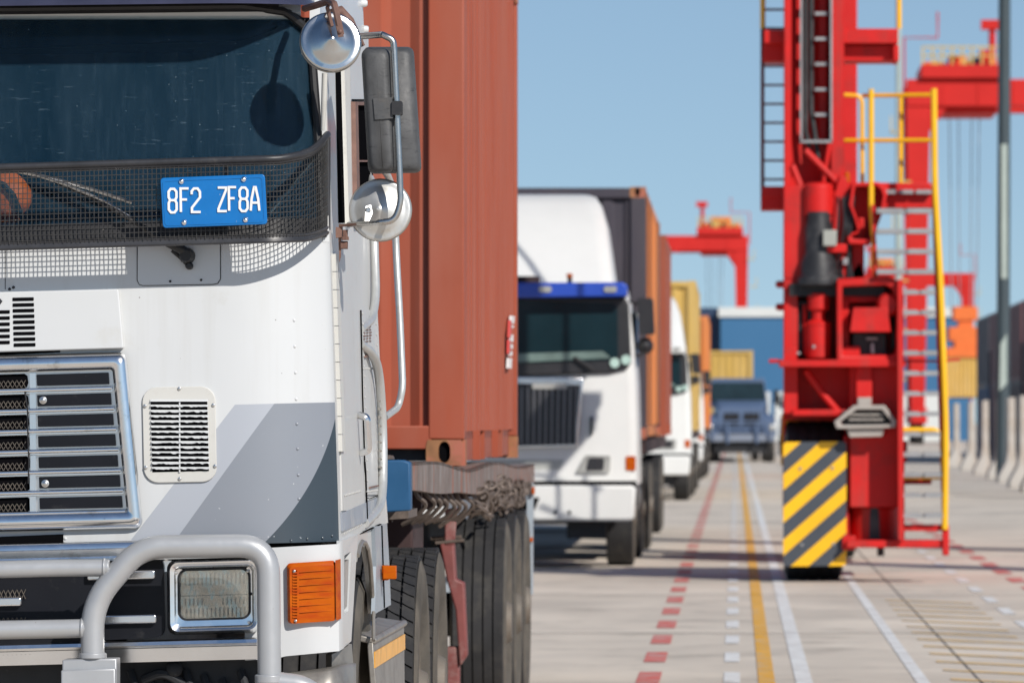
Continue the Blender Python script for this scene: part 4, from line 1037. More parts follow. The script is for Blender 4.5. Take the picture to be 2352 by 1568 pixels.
# ================================================================ containers
RUST = (.20, .085, .035)
def cmat(name, col, faded):
    return M(name, col, .55, spec=.35, var=.10, vs=1.3, streak=(faded, 3, .42, .72, (1, 3.5, .18)), dirt=(RUST, 3.2, .68, .80), bump=(.08, 20, .004))
m_cred = cmat('faded_brick_red_steel', (.335, .072, .034), (.335, .10, .062))
m_corange = cmat('orange_container_steel', (.68, .20, .035), (.62, .24, .10))
m_cdark = cmat('dark_grey_container_steel', (.055, .05, .065), (.08, .07, .08))
m_cyellow = cmat('yellow_container_steel', (.56, .36, .09), (.60, .42, .16))
m_cmaroon = cmat('maroon_container_steel', (.13, .05, .06), (.16, .08, .08))
m_cnavy = cmat('navy_container_steel', (.03, .06, .13), (.05, .09, .16))
m_castrust = M('rusted_casting', (.34, .16, .07), .7, .2, var=.35, vs=9, dirt=((.42, .14, .09), 7, .45, .6), specks=((.6, .5, .35), 12, .05))
def corrugate(p0, p1, depthv, pitch=.28, depth=.036, margin=.02):
    """trapezoid wave between two points (plan view), returns offsets along the wall"""
    p0, p1 = Vector(p0), Vector(p1); L_ = (p1 - p0).length; d = (p1 - p0) / L_; n = max(2, int((L_ - 2 * margin) / pitch)); pt = (L_ - 2 * margin) / n; o = [p0]
    for k in range(n):
        a = margin + k * pt
        for f, q in ((.0, 0), (.25, 0), (.42, 1), (.75, 1), (.92, 0)): o.append(p0 + d * (a + f * pt) + depthv * (depth * q))
    o.append(p1); return o
def container(loc, L_, H, mat, label, front=None, group=None, skew=0., pitch=.28, detail=True, endmat=None):
    W = 2.438; x0, y0, z0 = loc
    r = root('shipping_container', loc, label, 'container', group); R_ = lambda x, y, z: Vector((x0 + x + skew * y, y0 + y, z0 + z))
    hw = W / 2; post = .165; em = endmat or mat
    def bx(g, a, b):
        (ax, ay, az), (bx_, by, bz) = a, b
        g.prism([R_(ax, ay, az), R_(bx_, ay, az), R_(bx_, ay, bz), R_(ax, ay, bz)], R_(ax, by, az) - R_(ax, ay, az))
    ch = .118
    for s in (1, -1):            # side wall
        g = G(); x = s * (hw - .012)
        pts = corrugate((x, post * .6, 0), (x, L_ - post * .6, 0), Vector((-s, 0, 0)), pitch)
        g.sheet([[R_(p.x, p.y, z) for p in pts] for z in (.155, H - .1)], (-s * .004, 0, 0)); g.build('side_wall', mat, r, 20)
        g = G(); bx(g, (s * (hw - .045), post, .018), (s * (hw - .10), L_ - post, .16)); bx(g, (s * (hw - .008), post, H - .11), (s * (hw - .07), L_ - post, H - .01))
        if L_ < 7:
            for c in (-1.03, 1.03): bx(g, (s * (hw - .012), L_ / 2 + c - .26, .016), (s * (hw - .05), L_ / 2 + c - .22, .158)); bx(g, (s * (hw - .012), L_ / 2 + c + .22, .016), (s * (hw - .05), L_ / 2 + c + .26, .158))
        g.build('side_rail', mat, r, 30)
        if L_ < 7:
            g = G()
            for c in (-1.03, 1.03): bx(g, (s * (hw - .041), L_ / 2 + c - .2, .03), (s * (hw - .046), L_ / 2 + c + .2, .135))
            g.build('fork_pocket', m_dark, r, 0)
    for e, yy in ((0, 0), (1, L_)):
        sg = -1 if e == 0 else 1
        g = G(); ya = .045 if e == 0 else L_ - .045
        pts = corrugate((-hw + post, ya, 0), (hw - post, ya, 0), Vector((0, -sg * 1., 0)), .25, .03, .02)
        g.sheet([[R_(p.x, p.y, z) for p in pts] for z in (.17, H - .1)], (0, -sg * .004, 0)); g.build('end_wall', em, r, 20)
        g = G(); bx(g, (-hw + post * .9, yy + (0 if e == 0 else -.06) + .004 * (1 - 2 * e), .075), (hw - post * .9, yy + (.06 if e == 0 else 0) - .004 * e, .18)); g.build('bottom_rail', em, r, 30, bevel=.006); g = G(); bx(g, (-hw + post, yy + (0.003 if e == 0 else -.06), H - .12), (hw - post, yy + (.06 if e == 0 else -.003), H - .012)); g.build('top_rail', em, r, 30, bevel=.006)
        for s in (1, -1):
            g = G(); a = s * (hw - .003); b = s * (hw - post)
            bx(g, (a, yy + (.002 if e == 0 else -post + .01), ch), (b, yy + (post - .01 if e == 0 else -.002), H - ch)); g.build('corner_post', em, r, 30, bevel=.008 if detail else 0)
            for zc in (0, H - ch):
                g = G()
                if e == 0 and detail:
                    fo = [R_(s * (hw - u), 0, zc + v) for u, v in ((0, 0), (.168, 0), (.168, ch), (0, ch))]
                    cx_, cz_ = s * (hw - .092), zc + .062; n = 24
                    inn = [R_(cx_ + .0265 * cos(a_) , 0, cz_ + .036 * sin(a_) + (.012 if sin(a_) > 0 else -.012)) for a_ in [2 * pi * (k + .5) / n for k in range(n)]]
                    ou = []
                    for k in range(n):
                        a_ = 2 * pi * (k + .5) / n; c_, s_ = cos(a_), sin(a_); q = min(.082 / max(abs(c_), 1e-6), .058 / max(abs(s_), 1e-6)); ou.append(R_(cx_ + c_ * q, 0, cz_ + s_ * q - .003))
                    g.frame(ou, inn, (0, .03, 0)); bx(g, (s * hw, .03, zc), (s * (hw - .168), .17, zc + ch))
                    cst = g.build('corner_casting', m_castrust, r, 30)
                    g = G(); bx(g, (s * (hw - .06), .024, zc + .014), (s * (hw - .125), .0295, zc + .11)); g.build('casting_hole', m_dark, cst, 0)
                else:
                    bx(g, (s * hw, yy - (0 if e == 0 else .178), zc), (s * (hw - .162), yy + (.178 if e == 0 else 0), zc + ch)); g.build('corner_casting', m_castrust if detail else em, r, 30)
    g = G(); bx(g, (-hw + .05, .05, H - .03), (hw - .05, L_ - .05, H - .015)); g.build('roof', mat, r, 0)
    g = G(); bx(g, (-hw + .16, .08, .02), (hw - .11, L_ - .08, .15)); g.build('floor', m_black, r, 0)
    return r
near_c = container((-2.432, 27.0, 1.296), 6.06, 2.6, m_cred, 'faded brick red container with rusty corner casting, towering behind the cab with the blue plate', skew=.0035)
# small red and white sign strip on the far end of its side
m_decal_w = M('white_decal', (.78, .76, .74), .5, var=.1); m_decal_r = M('red_decal', (.62, .07, .06), .5, var=.1)
def side_pt(px, py, X=None):
    Yp = 32.6 - (1188 - px) * .12; Xp = -1.212 + .0035 * (Yp - 27) + .006; return Vector((Xp, Yp, 1.5 + (Y0 - py) * Yp / F))
g = G()
for i, (a, b) in enumerate(((725, 742), (747, 752), (768, 784), (790, 800), (806, 816), (822, 845))):
    g.sheet([[side_pt(1183.0 - i * .6, a), side_pt(1186.5 - i * .6, a + 1)], [side_pt(1182.5 - i * .6, b), side_pt(1186 - i * .6, b + 1)]], (-.012, 0, 0))
dw = g.build('side_lettering', m_decal_w, near_c, 0)
g = G()
for a, b, k in ((735, 775, 0), (780, 812, 1)): g.sheet([[side_pt(1181 - k, a), side_pt(1183 - k, a + 1)], [side_pt(1180.5 - k, b), side_pt(1182.6 - k, b + 1)]], (-.010, 0, 0))
g.build('red_decal', m_decal_r, near_c, 0)

# ================================================================ near trailer
m_rail = M('scraped_rusty_rail', (.20, .155, .135), .65, .2, var=.2, streak=((.33, .10, .05), 3.0, .52, .62, (.2, 1.6, .25)), dirt=((.30, .27, .25), 4, .45, .7), bump=(.3, 20, .01))
m_tblue = M('chipped_blue_paint', (.012, .085, .20), .5, var=.15, vs=4, dirt=((.28, .2, .15), 7, .64, .72))
m_tred = M('faded_red_frame', (.20, .055, .05), .6, var=.25, vs=6, dirt=((.3, .22, .2), 5, .5, .72))
m_maroon = M('dark_maroon_frame', (.045, .022, .022), .75, var=.3)
m_chain = M('rusty_chain', (.17, .135, .115), .6, .5, var=.35, vs=30)
tr = root('flatbed_trailer', (-2.4, 21.3, 0), 'rusty flatbed trailer with blue front beam, chains and hooks under the red container', 'trailer')
def railx(Y): return -1.152 - .0028 * (Y - 21.3)
def railz(Y): return 1.352 - .0082 * (Y - 21.3) - (.018 * max(0, 1 - abs(Y - 26.4) / 3.)) + .010 * sin(Y * .9) * min(1, (Y - 21.3) / 3)
for s in (1, -1):
    g = G(); ys = frange(21.34, 35.7, 60)
    def side(Y): return railx(Y) if s == 1 else -4.86 - railx(Y) + .06
    g.sheet([[Vector((side(Y), Y, railz(Y))) for Y in ys], [Vector((side(Y), Y, railz(Y) - .112 - .012 * sin(Y * 1.4))) for Y in ys]], (-.03 * s, 0, 0))
    g.sheet([[Vector((side(Y), Y, railz(Y))) for Y in ys], [Vector((side(Y) - s * .14, Y, railz(Y))) for Y in ys]], (0, 0, -.012))
    g.build('side_rail', m_rail, tr, 60)
g = G(); g.prism([WY(x, y, 21.3) for x, y in ((942, 1061), (943, 1172), (885, 1176), (200, 1196), (200, 1074), (885, 1056), (925, 1056))], (0, .12, 0)); g.build('front_beam', m_tblue, tr, 20, bevel=.006)
g = G(); g.prism([WY(x, y, 21.5) for x, y in ((885, 1044), (900, 1046), (903, 1054), (885, 1054))], (0, .1, 0)); g.prism([WY(x, y, 21.6) for x, y in ((700, 1172), (938, 1172), (938, 1190), (905, 1192), (700, 1196))], (0, .6, 0)); g.build('front_bracket', m_chain, tr)
g = G()
for x in (-2.95, -1.95): g.box((x - .08, 21.5, .86), (x + .08, 35.5, 1.2))
for k in range(14): g.box((-3.5, 21.9 + k * 1.03, 1.13), (-1.25, 21.98 + k * 1.03, 1.22))
g.box((-3.55, 21.5, 1.205), (-1.3, 35.6, 1.235)); g.build('frame', m_maroon, tr)
g = G(); g.box((-2.6, 23.9, .93), (-1.28, 24.7, 1.17)); g.box((-2.6, 24.0, .62), (-1.3, 24.6, .90)); g.build('tool_box', m_maroon, tr, bevel=.01)
g = G(); g.prism([WY(x, y, 26.3) for x, y in ((1022, 1168), (1050, 1166), (1044, 1252), (1020, 1252))], (0, .05, 0)); g.prism([WY(x, y, 26.6) for x, y in ((1010, 1248), (1042, 1243), (1047, 1330), (1066, 1338), (1073, 1505), (1056, 1530), (1046, 1400), (1026, 1330))], (0, .14, 0))
g.box((-1.28, 26.62, .12), (-1.22, 26.72, .5)); g.prism([(-1.33, 26.55, .0), (-1.15, 26.55, .0), (-1.15, 26.55, .03), (-1.33, 26.55, .03)], (0, .25, 0))
g.build('landing_leg', m_tred, tr, 30, bevel=.008)
g = G(); g.tube([WY(990, 1236, 26.4), WY(1060, 1232, 26.4)], .008, 6); g.build('leg_crank', m_chain, tr); g = G(); g.tube([WY(1000, 1246, 26.3), WY(1066, 1240, 26.3)], .007, 6); g.tube([WY(975, 1290, 26.5), WY(1000, 1262, 26.4)], .014, 6); g.build('leg_crank', m_chain, tr)
rnd = random.Random(11)
for k in range(15):       # row of J hooks under the rail
    Y = 22.6 + k * .62 + rnd.uniform(-.1, .1); x = railx(Y) - .03; z = railz(Y) - .115
    g = G(); g.tube(fillet([(x - .02, Y, z + .02), (x - .01, Y, z - .015), (x + .03, Y + .03, z - .045), (x - .02, Y + .06, z - .10), (x - .07, Y + .08, z - .125 + rnd.uniform(-.02, .02))], .03), .0095, 6); g.build('lashing_hook', m_chain, tr)
# tangled chains
def link(g, c, ax, r_=.034, t=.008):
    ax = Vector(ax).normalized(); u = ax.orthogonal().normalized(); v = ax.cross(u)
    g.tube([Vector(c) + u * cos(2 * pi * k / 10) * r_ + v * sin(2 * pi * k / 10) * r_ * .62 for k in range(11)], t, 5, False)
for run in range(8):
    Ys = 27.2 + run * .8; x = railx(Ys) + .004; z = railz(Ys) - .11; L_ = rnd.uniform(.03, .13)
    g = G()
    for k in range(13):
        t = k / 12; link(g, (x + rnd.uniform(-.02, .02), Ys + t * .9 + rnd.uniform(-.06, .06), z - L_ * 4 * t * (1 - t) + rnd.uniform(-.02, .02)), (rnd.uniform(-1, 1), rnd.uniform(-1, 1), rnd.uniform(-1, 1)))
    g.build('chain', m_chain, tr)
for Yd in (29.55, 30.9, 32.25):
    for s in (1, -1):
        tyre(tr, (-2.42 + s * 1.175, Yd, .51), .51, .27, 'rib', inward=-s, name='wheel')
g = G()
for Yd in (29.55, 30.9, 32.25): g.tube([(-3.5, Yd, .51), (-1.3, Yd, .51)], .07, 10)
g.build('axles', m_black, tr)
g = G(); g.prism([WY(x, y, 35.4) for x, y in ((1209, 1108), (1225, 1108), (1224, 1364), (1214, 1366))], (0, .05, 0)); g.box((-3.6, 35.5, .46), (-1.25, 35.58, .58)); g.build('rear_guard', m_bluegrey, tr, 30)
g = G(); g.prism([WY(x, y, 35.36) for x, y in ((1222, 1118), (1228, 1118), (1228, 1134), (1222, 1134))], (0, .03, 0)); g.prism([WY(x, y, 35.38) for x, y in ((1217, 1234), (1224, 1234), (1224, 1243), (1217, 1243))], (0, .01, 0)); g.build('side_marker', m_amber, tr)

# ================================================================ second truck and the ones behind it
m_fglass = M('truck_windscreen_glass', (.008, .026, .034), .08, spec=.6, var=.3, vs=.8)
m_fblack = M('black_trim', (.02, .02, .023), .45, var=.2)
m_visorblue = M('royal_blue_paint', (.02, .07, .44), .35, coat=.3, var=.05)
m_fgrille = M('dark_bonnet_grille', (.03, .03, .034), .35, .4, var=.2)
m_fbar = M('grey_grille_bar', (.16, .16, .17), .35, .6, var=.15)
m_white2 = M('white_cab_paint', (.72, .725, .70), .35, coat=.3, var=.03)
m_lampglass = M('clear_lamp', (.5, .5, .47), .12, .3, var=.2, vs=6)
m_grey = M('grey_plastic', (.16, .155, .15), .6, var=.2)
YB = 61.0; XB = (1187 - X0) * YB / F
t2 = root('cab_over_truck', (XB, YB, 0), 'white truck with royal blue sun visor and black barred grille, second in the queue', 'truck', None)
CB = Vector((XB, YB, 0)); HX = Vector((1, 0, 0))
def part2(name, mat, fn, parent=t2, mir=True, **k):
    g = G(); fn(g)
    if mir and name in ('roof_lamp', 'panel_recess', 'corner_handle', 'mudguard', 'fuel_tank', 'door_window'): return pair(g, name, mat, parent, CB, HX, **k)
    if mir: g.mirror(CB, HX)
    return g.build(name, mat, parent, **k)
def cab2(g):
    zs = [(650, 0, 2.0), (700, 0, 2.0)]
    rows = []
    prof = [(655, 1434), (700, 1446), (790, 1456), (880, 1462), (1000, 1465), (1112, 1466)]
    for y, x in prof:
        z = 1.5 + (Y0 - y) * YB / F; hx = (x - X0) * YB / F; r_ = .10
        pl_ = [(XB, YB)] + [(hx - r_ + r_ * sin(a), YB + r_ - r_ * cos(a)) for a in [pi / 2 * k / 5 for k in range(6)]] + [(hx, YB + 1.0), (hx, YB + 2.15), (XB, YB + 2.15)]
        rows.append([g.bm.verts.new((px, py, z)) for px, py in pl_])
    g.skin(rows, True)
part2('cab', m_white2, cab2, smooth=40)
def fair(g):
    def ringp(y, xr_, ya, yb):
        z = 1.5 + (Y0 - y) * ya / F; hx = (xr_ - X0) * ya / F; r_ = .16
        pl_ = [(XB, ya)] + [(hx - r_ + r_ * sin(a), ya + r_ * .8 - r_ * .8 * cos(a)) for a in [pi / 2 * k / 5 for k in range(6)]] + [(hx, yb), (XB, yb)]
        return [g.bm.verts.new((px, py, z)) for px, py in pl_]
    g.skin([ringp(655, 1410, YB + .25, YB + 2.3), ringp(600, 1404, YB + .5, YB + 2.3), ringp(520, 1394, YB + .95, YB + 2.3), ringp(470, 1380, YB + 1.3, YB + 2.3), ringp(452, 1368, YB + 1.5, YB + 2.3), ringp(447, 1350, YB + 1.7, YB + 2.3)], True)
part2('roof_fairing', m_white2, fair, smooth=45)
part2('windscreen_surround', m_fblack, lambda g: g.pp([(1187, 682), (1436, 683), (1444, 700), (1450, 832), (1440, 848), (1400, 857), (1187, 864)], YB - .05, YB + .1), bevel=.02)
part2('windscreen', m_fglass, lambda g: g.pp([(1187, 690), (1408, 697), (1418, 706), (1420, 818), (1408, 826), (1187, 834)], YB - .065, YB - .045))
m_mint = M('pale_mint_sticker', (.45, .62, .55), .5)
for x, y in ((1412, 833), (1438, 826)): part2('sticker', m_mint, lambda g: g.lathe(WY(x, y, YB - .07), (0, -1, 0), [(.05, 0), (.05, .004)], 14), mir=False)
part2('dash_reflection_strip', M('pale_dash_reflection', (.13, .19, .17), .5, var=.3, vs=4), lambda g: g.pp([(1187, 812), (1385, 806), (1404, 822), (1187, 832)], YB - .069, YB - .066), mir=False)  # reflection on the windscreen, painted as a thin pale strip
vis = part2('sun_visor', m_visorblue, lambda g: g.pp([(1187, 649), (1432, 648), (1441, 655), (1440, 681), (1187, 684)], YB - .28, YB + .1), bevel=.02)
part2('roof_lamp', m_lampglass, lambda g: (g.pp(rrect(1387, 657, 1417, 671, 6), YB - .3, YB - .27)), vis)
part2('roof_lamp', m_lampglass, lambda g: (g.pp(rrect(1237, 657, 1267, 671, 6), YB - .3, YB - .27)), vis)
part2('beacon', m_amber, lambda g: g.pp(rrect(1301, 628, 1315, 637, 3), YB - .05, YB + .02), mir=False)
part2('beacon_base', m_fblack, lambda g: g.pp([(1303, 637), (1314, 637), (1314, 650), (1303, 650)], YB - .04, YB + .02), mir=False)
part2('roof_board', m_maroon, lambda g: g.pp(rrect(1150, 634, 1240, 650, 5), YB - .05, YB + .02), mir=False)
part2('grille_frame', m_chrome, lambda g: g.pp([(1187, 864), (1338, 866), (1340, 872), (1327, 1026), (1187, 1030)], YB - .05, YB + .02), bevel=.015)
gr2 = part2('grille', m_fgrille, lambda g: g.pp([(1187, 880), (1333, 884), (1321, 1020), (1187, 1024)], YB - .058, YB + .0))
part2('grille_bars', m_fbar, lambda g: [g.pp([(x, 890), (x + 5, 890), (x + 4 - (x - 1187) * .02, 1020), (x - (x - 1187) * .02, 1020)], YB - .085, YB - .057) for x in range(1196, 1328, 14)], gr2)
part2('grille_emblem', m_lampglass, lambda g: g.pp(rrect(1222, 880, 1304, 893, 4), YB - .10, YB - .08), gr2, mir=False)
part2('panel_recess', M('grey_cab_trim', (.42, .43, .40), .5), lambda g: g.pp([(1187, 1055), (1296, 1055), (1286, 1077), (1187, 1079)], YB - .004, YB + .02))
hl2 = part2('headlight', m_lampglass, lambda g: g.pp(quad([(1345, 1044), (1402, 1046), (1400, 1086), (1322, 1086)], 6), YB - .03, YB + .05), mir=False)
part2('headlight_well', m_fblack, lambda g: g.pp(quad([(1352, 1050), (1388, 1051), (1386, 1080), (1345, 1080)], 6), YB - .034, YB - .02), hl2, mir=False)
part2('turn_lamp', m_amber, lambda g: g.pp(rrect(1437, 1047, 1460, 1080, 3), YB - .01 + .0, YB + .1), mir=False)
part2('corner_handle', m_fblack, lambda g: g.pp(rrect(1355, 956, 1361, 999, 3), YB - .04, YB + .0))
part2('bumper_gap', m_dark, lambda g: g.pp([(1187, 1104), (1462, 1104), (1460, 1120), (1187, 1120)], YB - .004, YB + .3))
part2('bumper', m_white2, lambda g: (g.pp([(1187, 1114), (1456, 1114), (1460, 1122), (1456, 1192), (1444, 1196), (1228, 1196), (1187, 1170)], YB - .14, YB + .35)), bevel=.03)
part2('bumper_opening', m_dark, lambda g: g.pp([(1187, 1142), (1240, 1142), (1228, 1170), (1187, 1172)], YB - .144, YB - .1))
g = G()
for x in (1275, 1308): g.lathe(WY(x, 1176, YB - .14), (0, -1, 0), [(.02, 0), (.02, .006), (.01, .008)], 10)
g.build('bumper_bolts', m_fblack, t2)
part2('wiper', m_fblack, lambda g: g.tube([WY(1318, 820, YB - .08), WY(1362, 848, YB - .1)], .018, 6), mir=False)
for s in (1, -1):
    def mirf(g):
        g.pp(quad([(1462, 684), (1500, 684), (1504, 768), (1468, 768)], 8), YB + .1, YB + .3)
        g.lathe(WY(1482, 794, YB + .25), (0, -1, 0), [(.085, -.05), (.085, .0), (.06, .07), (.02, .1)], 16)
        g.tube([WY(1445, 690, YB + .2), WY(1468, 700, YB + .2)], .02, 6); g.tube([WY(1450, 820, YB + .2), WY(1480, 812, YB + .2)], .02, 6); g.tube([WY(1454, 690, YB + .22), WY(1460, 820, YB + .22)], .012, 6)
        if s < 0:
            for v in g.bm.verts: v.co.x = 2 * XB - v.co.x
    part2('wing_mirror', m_fblack, mirf, mir=False, bevel=.01)
part2('door_window', m_fglass, lambda g: g.box(((1459 - X0) * YB / F - .04, YB + .5, 2.05), ((1459 - X0) * YB / F + .008, YB + 1.4, 2.6)))
part2('chassis', m_black, lambda g: (g.box((XB, YB + .1, .45), (XB + 1.0, YB + 2.2, .93)), g.box((XB + .3, YB + 2, .5), (XB + .45, YB + 7.0, .95)), g.box((XB + .5, YB + .2, .3), (XB + .9, YB + .5, .5))))
part2('fuel_tank', m_grey, lambda g: g.tube([(XB + .92, YB + 3.0, .68), (XB + .92, YB + 4.4, .68)], .28, 20))
part2('mudguard', m_fblack, lambda g: g.sheet([[Vector((x, YB + 1.35 + .62 * cos(a), .52 + .62 * sin(a))) for a in [pi * (k + .5) / 12 for k in range(12)]] for x in (XB + .88, XB + 1.19)], (0, 0, .02)))
for s in (1, -1):
    tyre(t2, (XB + s * 1.03, YB + 1.35, .51), .51, .29, 'plain', 36, inward=-s, name='wheel')
    for Yd in (5.0, 6.35):
        tyre(t2, (XB + s * 1.05, YB + Yd, .51), .51, .28, 'plain', 36, inward=-s, name='wheel')
def far_trailer(x, Y, L_, label, wh):
    r = root('flatbed_trailer', (x, Y, 0), label, 'trailer')
    g = G(); g.box((x - 1.22, Y, 1.14), (x + 1.22, Y + L_, 1.28)); g.box((x - .55, Y + .2, .85), (x - .4, Y + L_ - .2, 1.14)); g.box((x + .4, Y + .2, .85), (x + .55, Y + L_ - .2, 1.14)); g.build('deck', m_maroon, r)
    g = G(); g.box((x + .7, Y + 2.2, .2), (x + .82, Y + 2.35, 1.14)); g.box((x - .82, Y + 2.2, .2), (x - .7, Y + 2.35, 1.14)); g.build('landing_leg', m_grey, r)
    for Yd in wh:
        for s in (1, -1): tyre(r, (x + s * 1.06, Y + Yd, .51), .51, .28, 'plain', 32, inward=-s, name='wheel')
    return r
tB = far_trailer(XB + .02, 65.2, 19.4, 'dark trailer under the orange and red containers behind the second truck', (5.2, 6.5, 15.5, 16.8, 18.1))
container((XB + .03, 65.0, 1.30), 12.19, 2.72, m_corange, 'orange forty foot container with dark end wall behind the second truck', pitch=.56, endmat=m_cdark)
container((XB + .10, 78.0, 1.30), 6.06, 2.6, m_cred, 'red-brown container just behind the orange one, only its edge showing', pitch=.56, detail=False)
# third and fourth trucks: copies with their own visor
def clone_truck(dY, dX, label, visor):
    c = copy_tree(t2); c.location = (XB + dX, YB + dY, 0); c['label'] = label
    for ch in c.children:
        if ch.name.startswith(('sun_visor',)): ch.data = ch.data.copy(); ch.data.materials[0] = visor
        if ch.name.startswith('roof_fairing') and dY < 80:
            ch.data = ch.data.copy()
            for v in ch.data.vertices: v.co.x *= 1.13
    return c
clone_truck(51, .17, 'white truck with white sun visor, third in the queue behind the orange container', m_white2)
tC = copy_tree(tB); tC.location = (XB + .2, 116.4, 0); tC['label'] = 'dark trailer under the yellow container behind the third truck'
container((XB + .24, 116.6, 1.30), 12.19, 2.9, m_cyellow, 'yellow container rising behind the third truck', pitch=.56, detail=False)
clone_truck(90, .2, 'white truck with grey sun visor, fourth and last in the queue', m_grey)
tD = copy_tree(tB); tD.location = (XB + .26, 155.4, 0); tD['label'] = 'dark trailer under the orange container at the tail of the queue'
container((XB + .30, 155.6, 1.30), 12.19, 2.9, m_corange, 'smaller looking orange container, at the tail of the queue of trucks', pitch=.56, detail=False)

# ---- blue bonneted truck coming up the lane
m_bblue = M('steel_blue_paint', (.095, .14, .235), .35, coat=.2, var=.08)
YT = 215.; XT = (1701 - X0) * YT / F
t5 = root('bonneted_truck', (XT, YT, 0), 'steel blue bonneted truck with bull bar driving up the middle lane', 'truck')
def P5(x, y, d=0.): return WY(x, y, YT + d)
def part5(name, mat, fn, parent=t5, **k): g = G(); fn(g); return g.build(name, mat, parent, **k)
part5('cab', m_bblue, lambda g: g.pp(quad([(1634, 868), (1756, 868), (1764, 935), (1624, 935)], 5), YT + 1.7, YT + 3.6), bevel=.1)
part5('windscreen', M('dark_far_glass', (.012, .03, .04), .25, spec=.4, var=.3, vs=1), lambda g: g.pp(quad([(1636, 878), (1754, 878), (1759, 921), (1629, 921)], 4), YT + 1.6, YT + 1.75))
part5('bonnet', m_bblue, lambda g: g.skin([[g.bm.verts.new(P5(x, y, d)) for x, y in o] for d, o in ((0, quad([(1652, 936), (1750, 936), (1756, 992), (1646, 992)], 8)), (.15, quad([(1648, 930), (1754, 930), (1760, 996), (1642, 996)], 10)), (1.7, quad([(1640, 918), (1762, 918), (1766, 996), (1636, 996)], 10)))], True), smooth=45)
for s in (1, -1):
    def fen(g):
        g.skin([[g.bm.verts.new(Vector((XT + s * ((x - 1701) * YT / F), YT + d, 1.5 + (Y0 - y) * YT / F))) for x, y in quad([(1752, 950 + a), (1780, 958 + a), (1784, 1004), (1752, 1004)], 8)] for d, a in ((.05, 8), (.4, -4), (1.5, -4))], True)
    part5('front_fender', m_bblue, fen, smooth=45)
    part5('headlight', m_lampglass, lambda g: g.lathe(P5(1701 + s * 71, 982, .02), (0, -1, 0), [(.13, 0), (.12, .04), (.05, .07)], 16))
    tyre(t5, (XT + s * 1.03, YT + .95, .51), .51, .29, 'plain', 28, inward=-s, name='wheel')
    tyre(t5, (XT + s * 1.0, YT + 5.2, .51), .51, .5, 'plain', 28, inward=-s, name='wheel')
    part5('wing_mirror', m_fblack, lambda g: (g.box((XT + s * 1.28 - .09, YT + 1.7, 2.1), (XT + s * 1.28 + .09, YT + 1.78, 2.6)), g.tube([(XT + s * 1.1, YT + 1.8, 2.2), (XT + s * 1.3, YT + 1.75, 2.2)], .02, 6)))
part5('grille', m_fgrille, lambda g: (g.pp(rrect(1662, 948, 1698, 974, 3), YT - .03, YT + .01), g.pp(rrect(1708, 948, 1744, 974, 3), YT - .03, YT + .01)))
part5('bumper', M('pale_blue_grey_bumper', (.2, .23, .29), .5), lambda g: g.pp(rrect(1622, 996, 1781, 1014, 4), YT - .15, YT + .1), bevel=.03)
part5('bull_bar', m_bblue, lambda g: (g.tube(fillet([P5(1636, 1012, -.25), P5(1640, 968, -.25), P5(1764, 968, -.25), P5(1768, 1012, -.25)], .15), .035, 8), g.tube([P5(1671, 1018, -.25), P5(1671, 968, -.25)], .05, 8), g.tube([P5(1738, 1018, -.25), P5(1738, 968, -.25)], .05, 8)))
part5('chassis', m_black, lambda g: (g.box((XT - .9, YT + .1, .35), (XT + .9, YT + 1.7, .8)), g.box((XT - .45, YT + 1.7, .6), (XT + .45, YT + 7, .9))))
t6 = copy_tree(t5); t6.location = (XT + 2.9 + .1, YT + 48, 0); t6['label'] = 'another blue bonneted truck farther back, mostly hidden by the striped wheel'
tE = copy_tree(tB); tE.location = (XT - .5, YT + 5, 0); tE['label'] = 'dark trailer behind the steel blue bonneted truck'
container((XT - .75, YT + 7.5, 1.48), 12.19, 2.6, m_cyellow, 'yellow container carried behind the steel blue truck', pitch=.56, detail=False)
# ================================================================ red gantry machine beside the lane
m_red = M('bright_red_machine_paint', (.60, .014, .012), .5, spec=.3, var=.12, vs=1.5, dirt=((.22, .03, .025), 2.2, .52, .8), streak=((.33, .05, .04), 4, .55, .8, (1, 1, .12)))
m_yel = M('safety_yellow_paint', (.90, .49, .006), .4, coat=.1, var=.08)
m_tread = M('galvanised_tread', (.38, .38, .38), .45, .5, var=.15)
m_gblack = M('black_machinery', (.022, .022, .025), .5, var=.3, vs=5, dirt=((.08, .08, .08), 5, .5, .8))
m_slate = M('slate_warning_stripe', (.055, .065, .08), .5, var=.1)
YC = 56.0
def C(x, y, d=0.): return WY(x, y, YC + d)
gc = root('gantry_machine', (.8, YC, 0), 'tall red wheeled gantry leg with black and yellow striped tyre guard, ladder and yellow handrails', 'gantry machine')
def pc(name, mat, fn, parent=gc, **k): g = G(); fn(g); return g.build(name, mat, parent, **k)
TOP = -1650
def R4(g, x0, y0, x1, y1, d0, d1, **k): g.rect(x0, y0, x1, y1, YC + d0, YC + d1, **k)
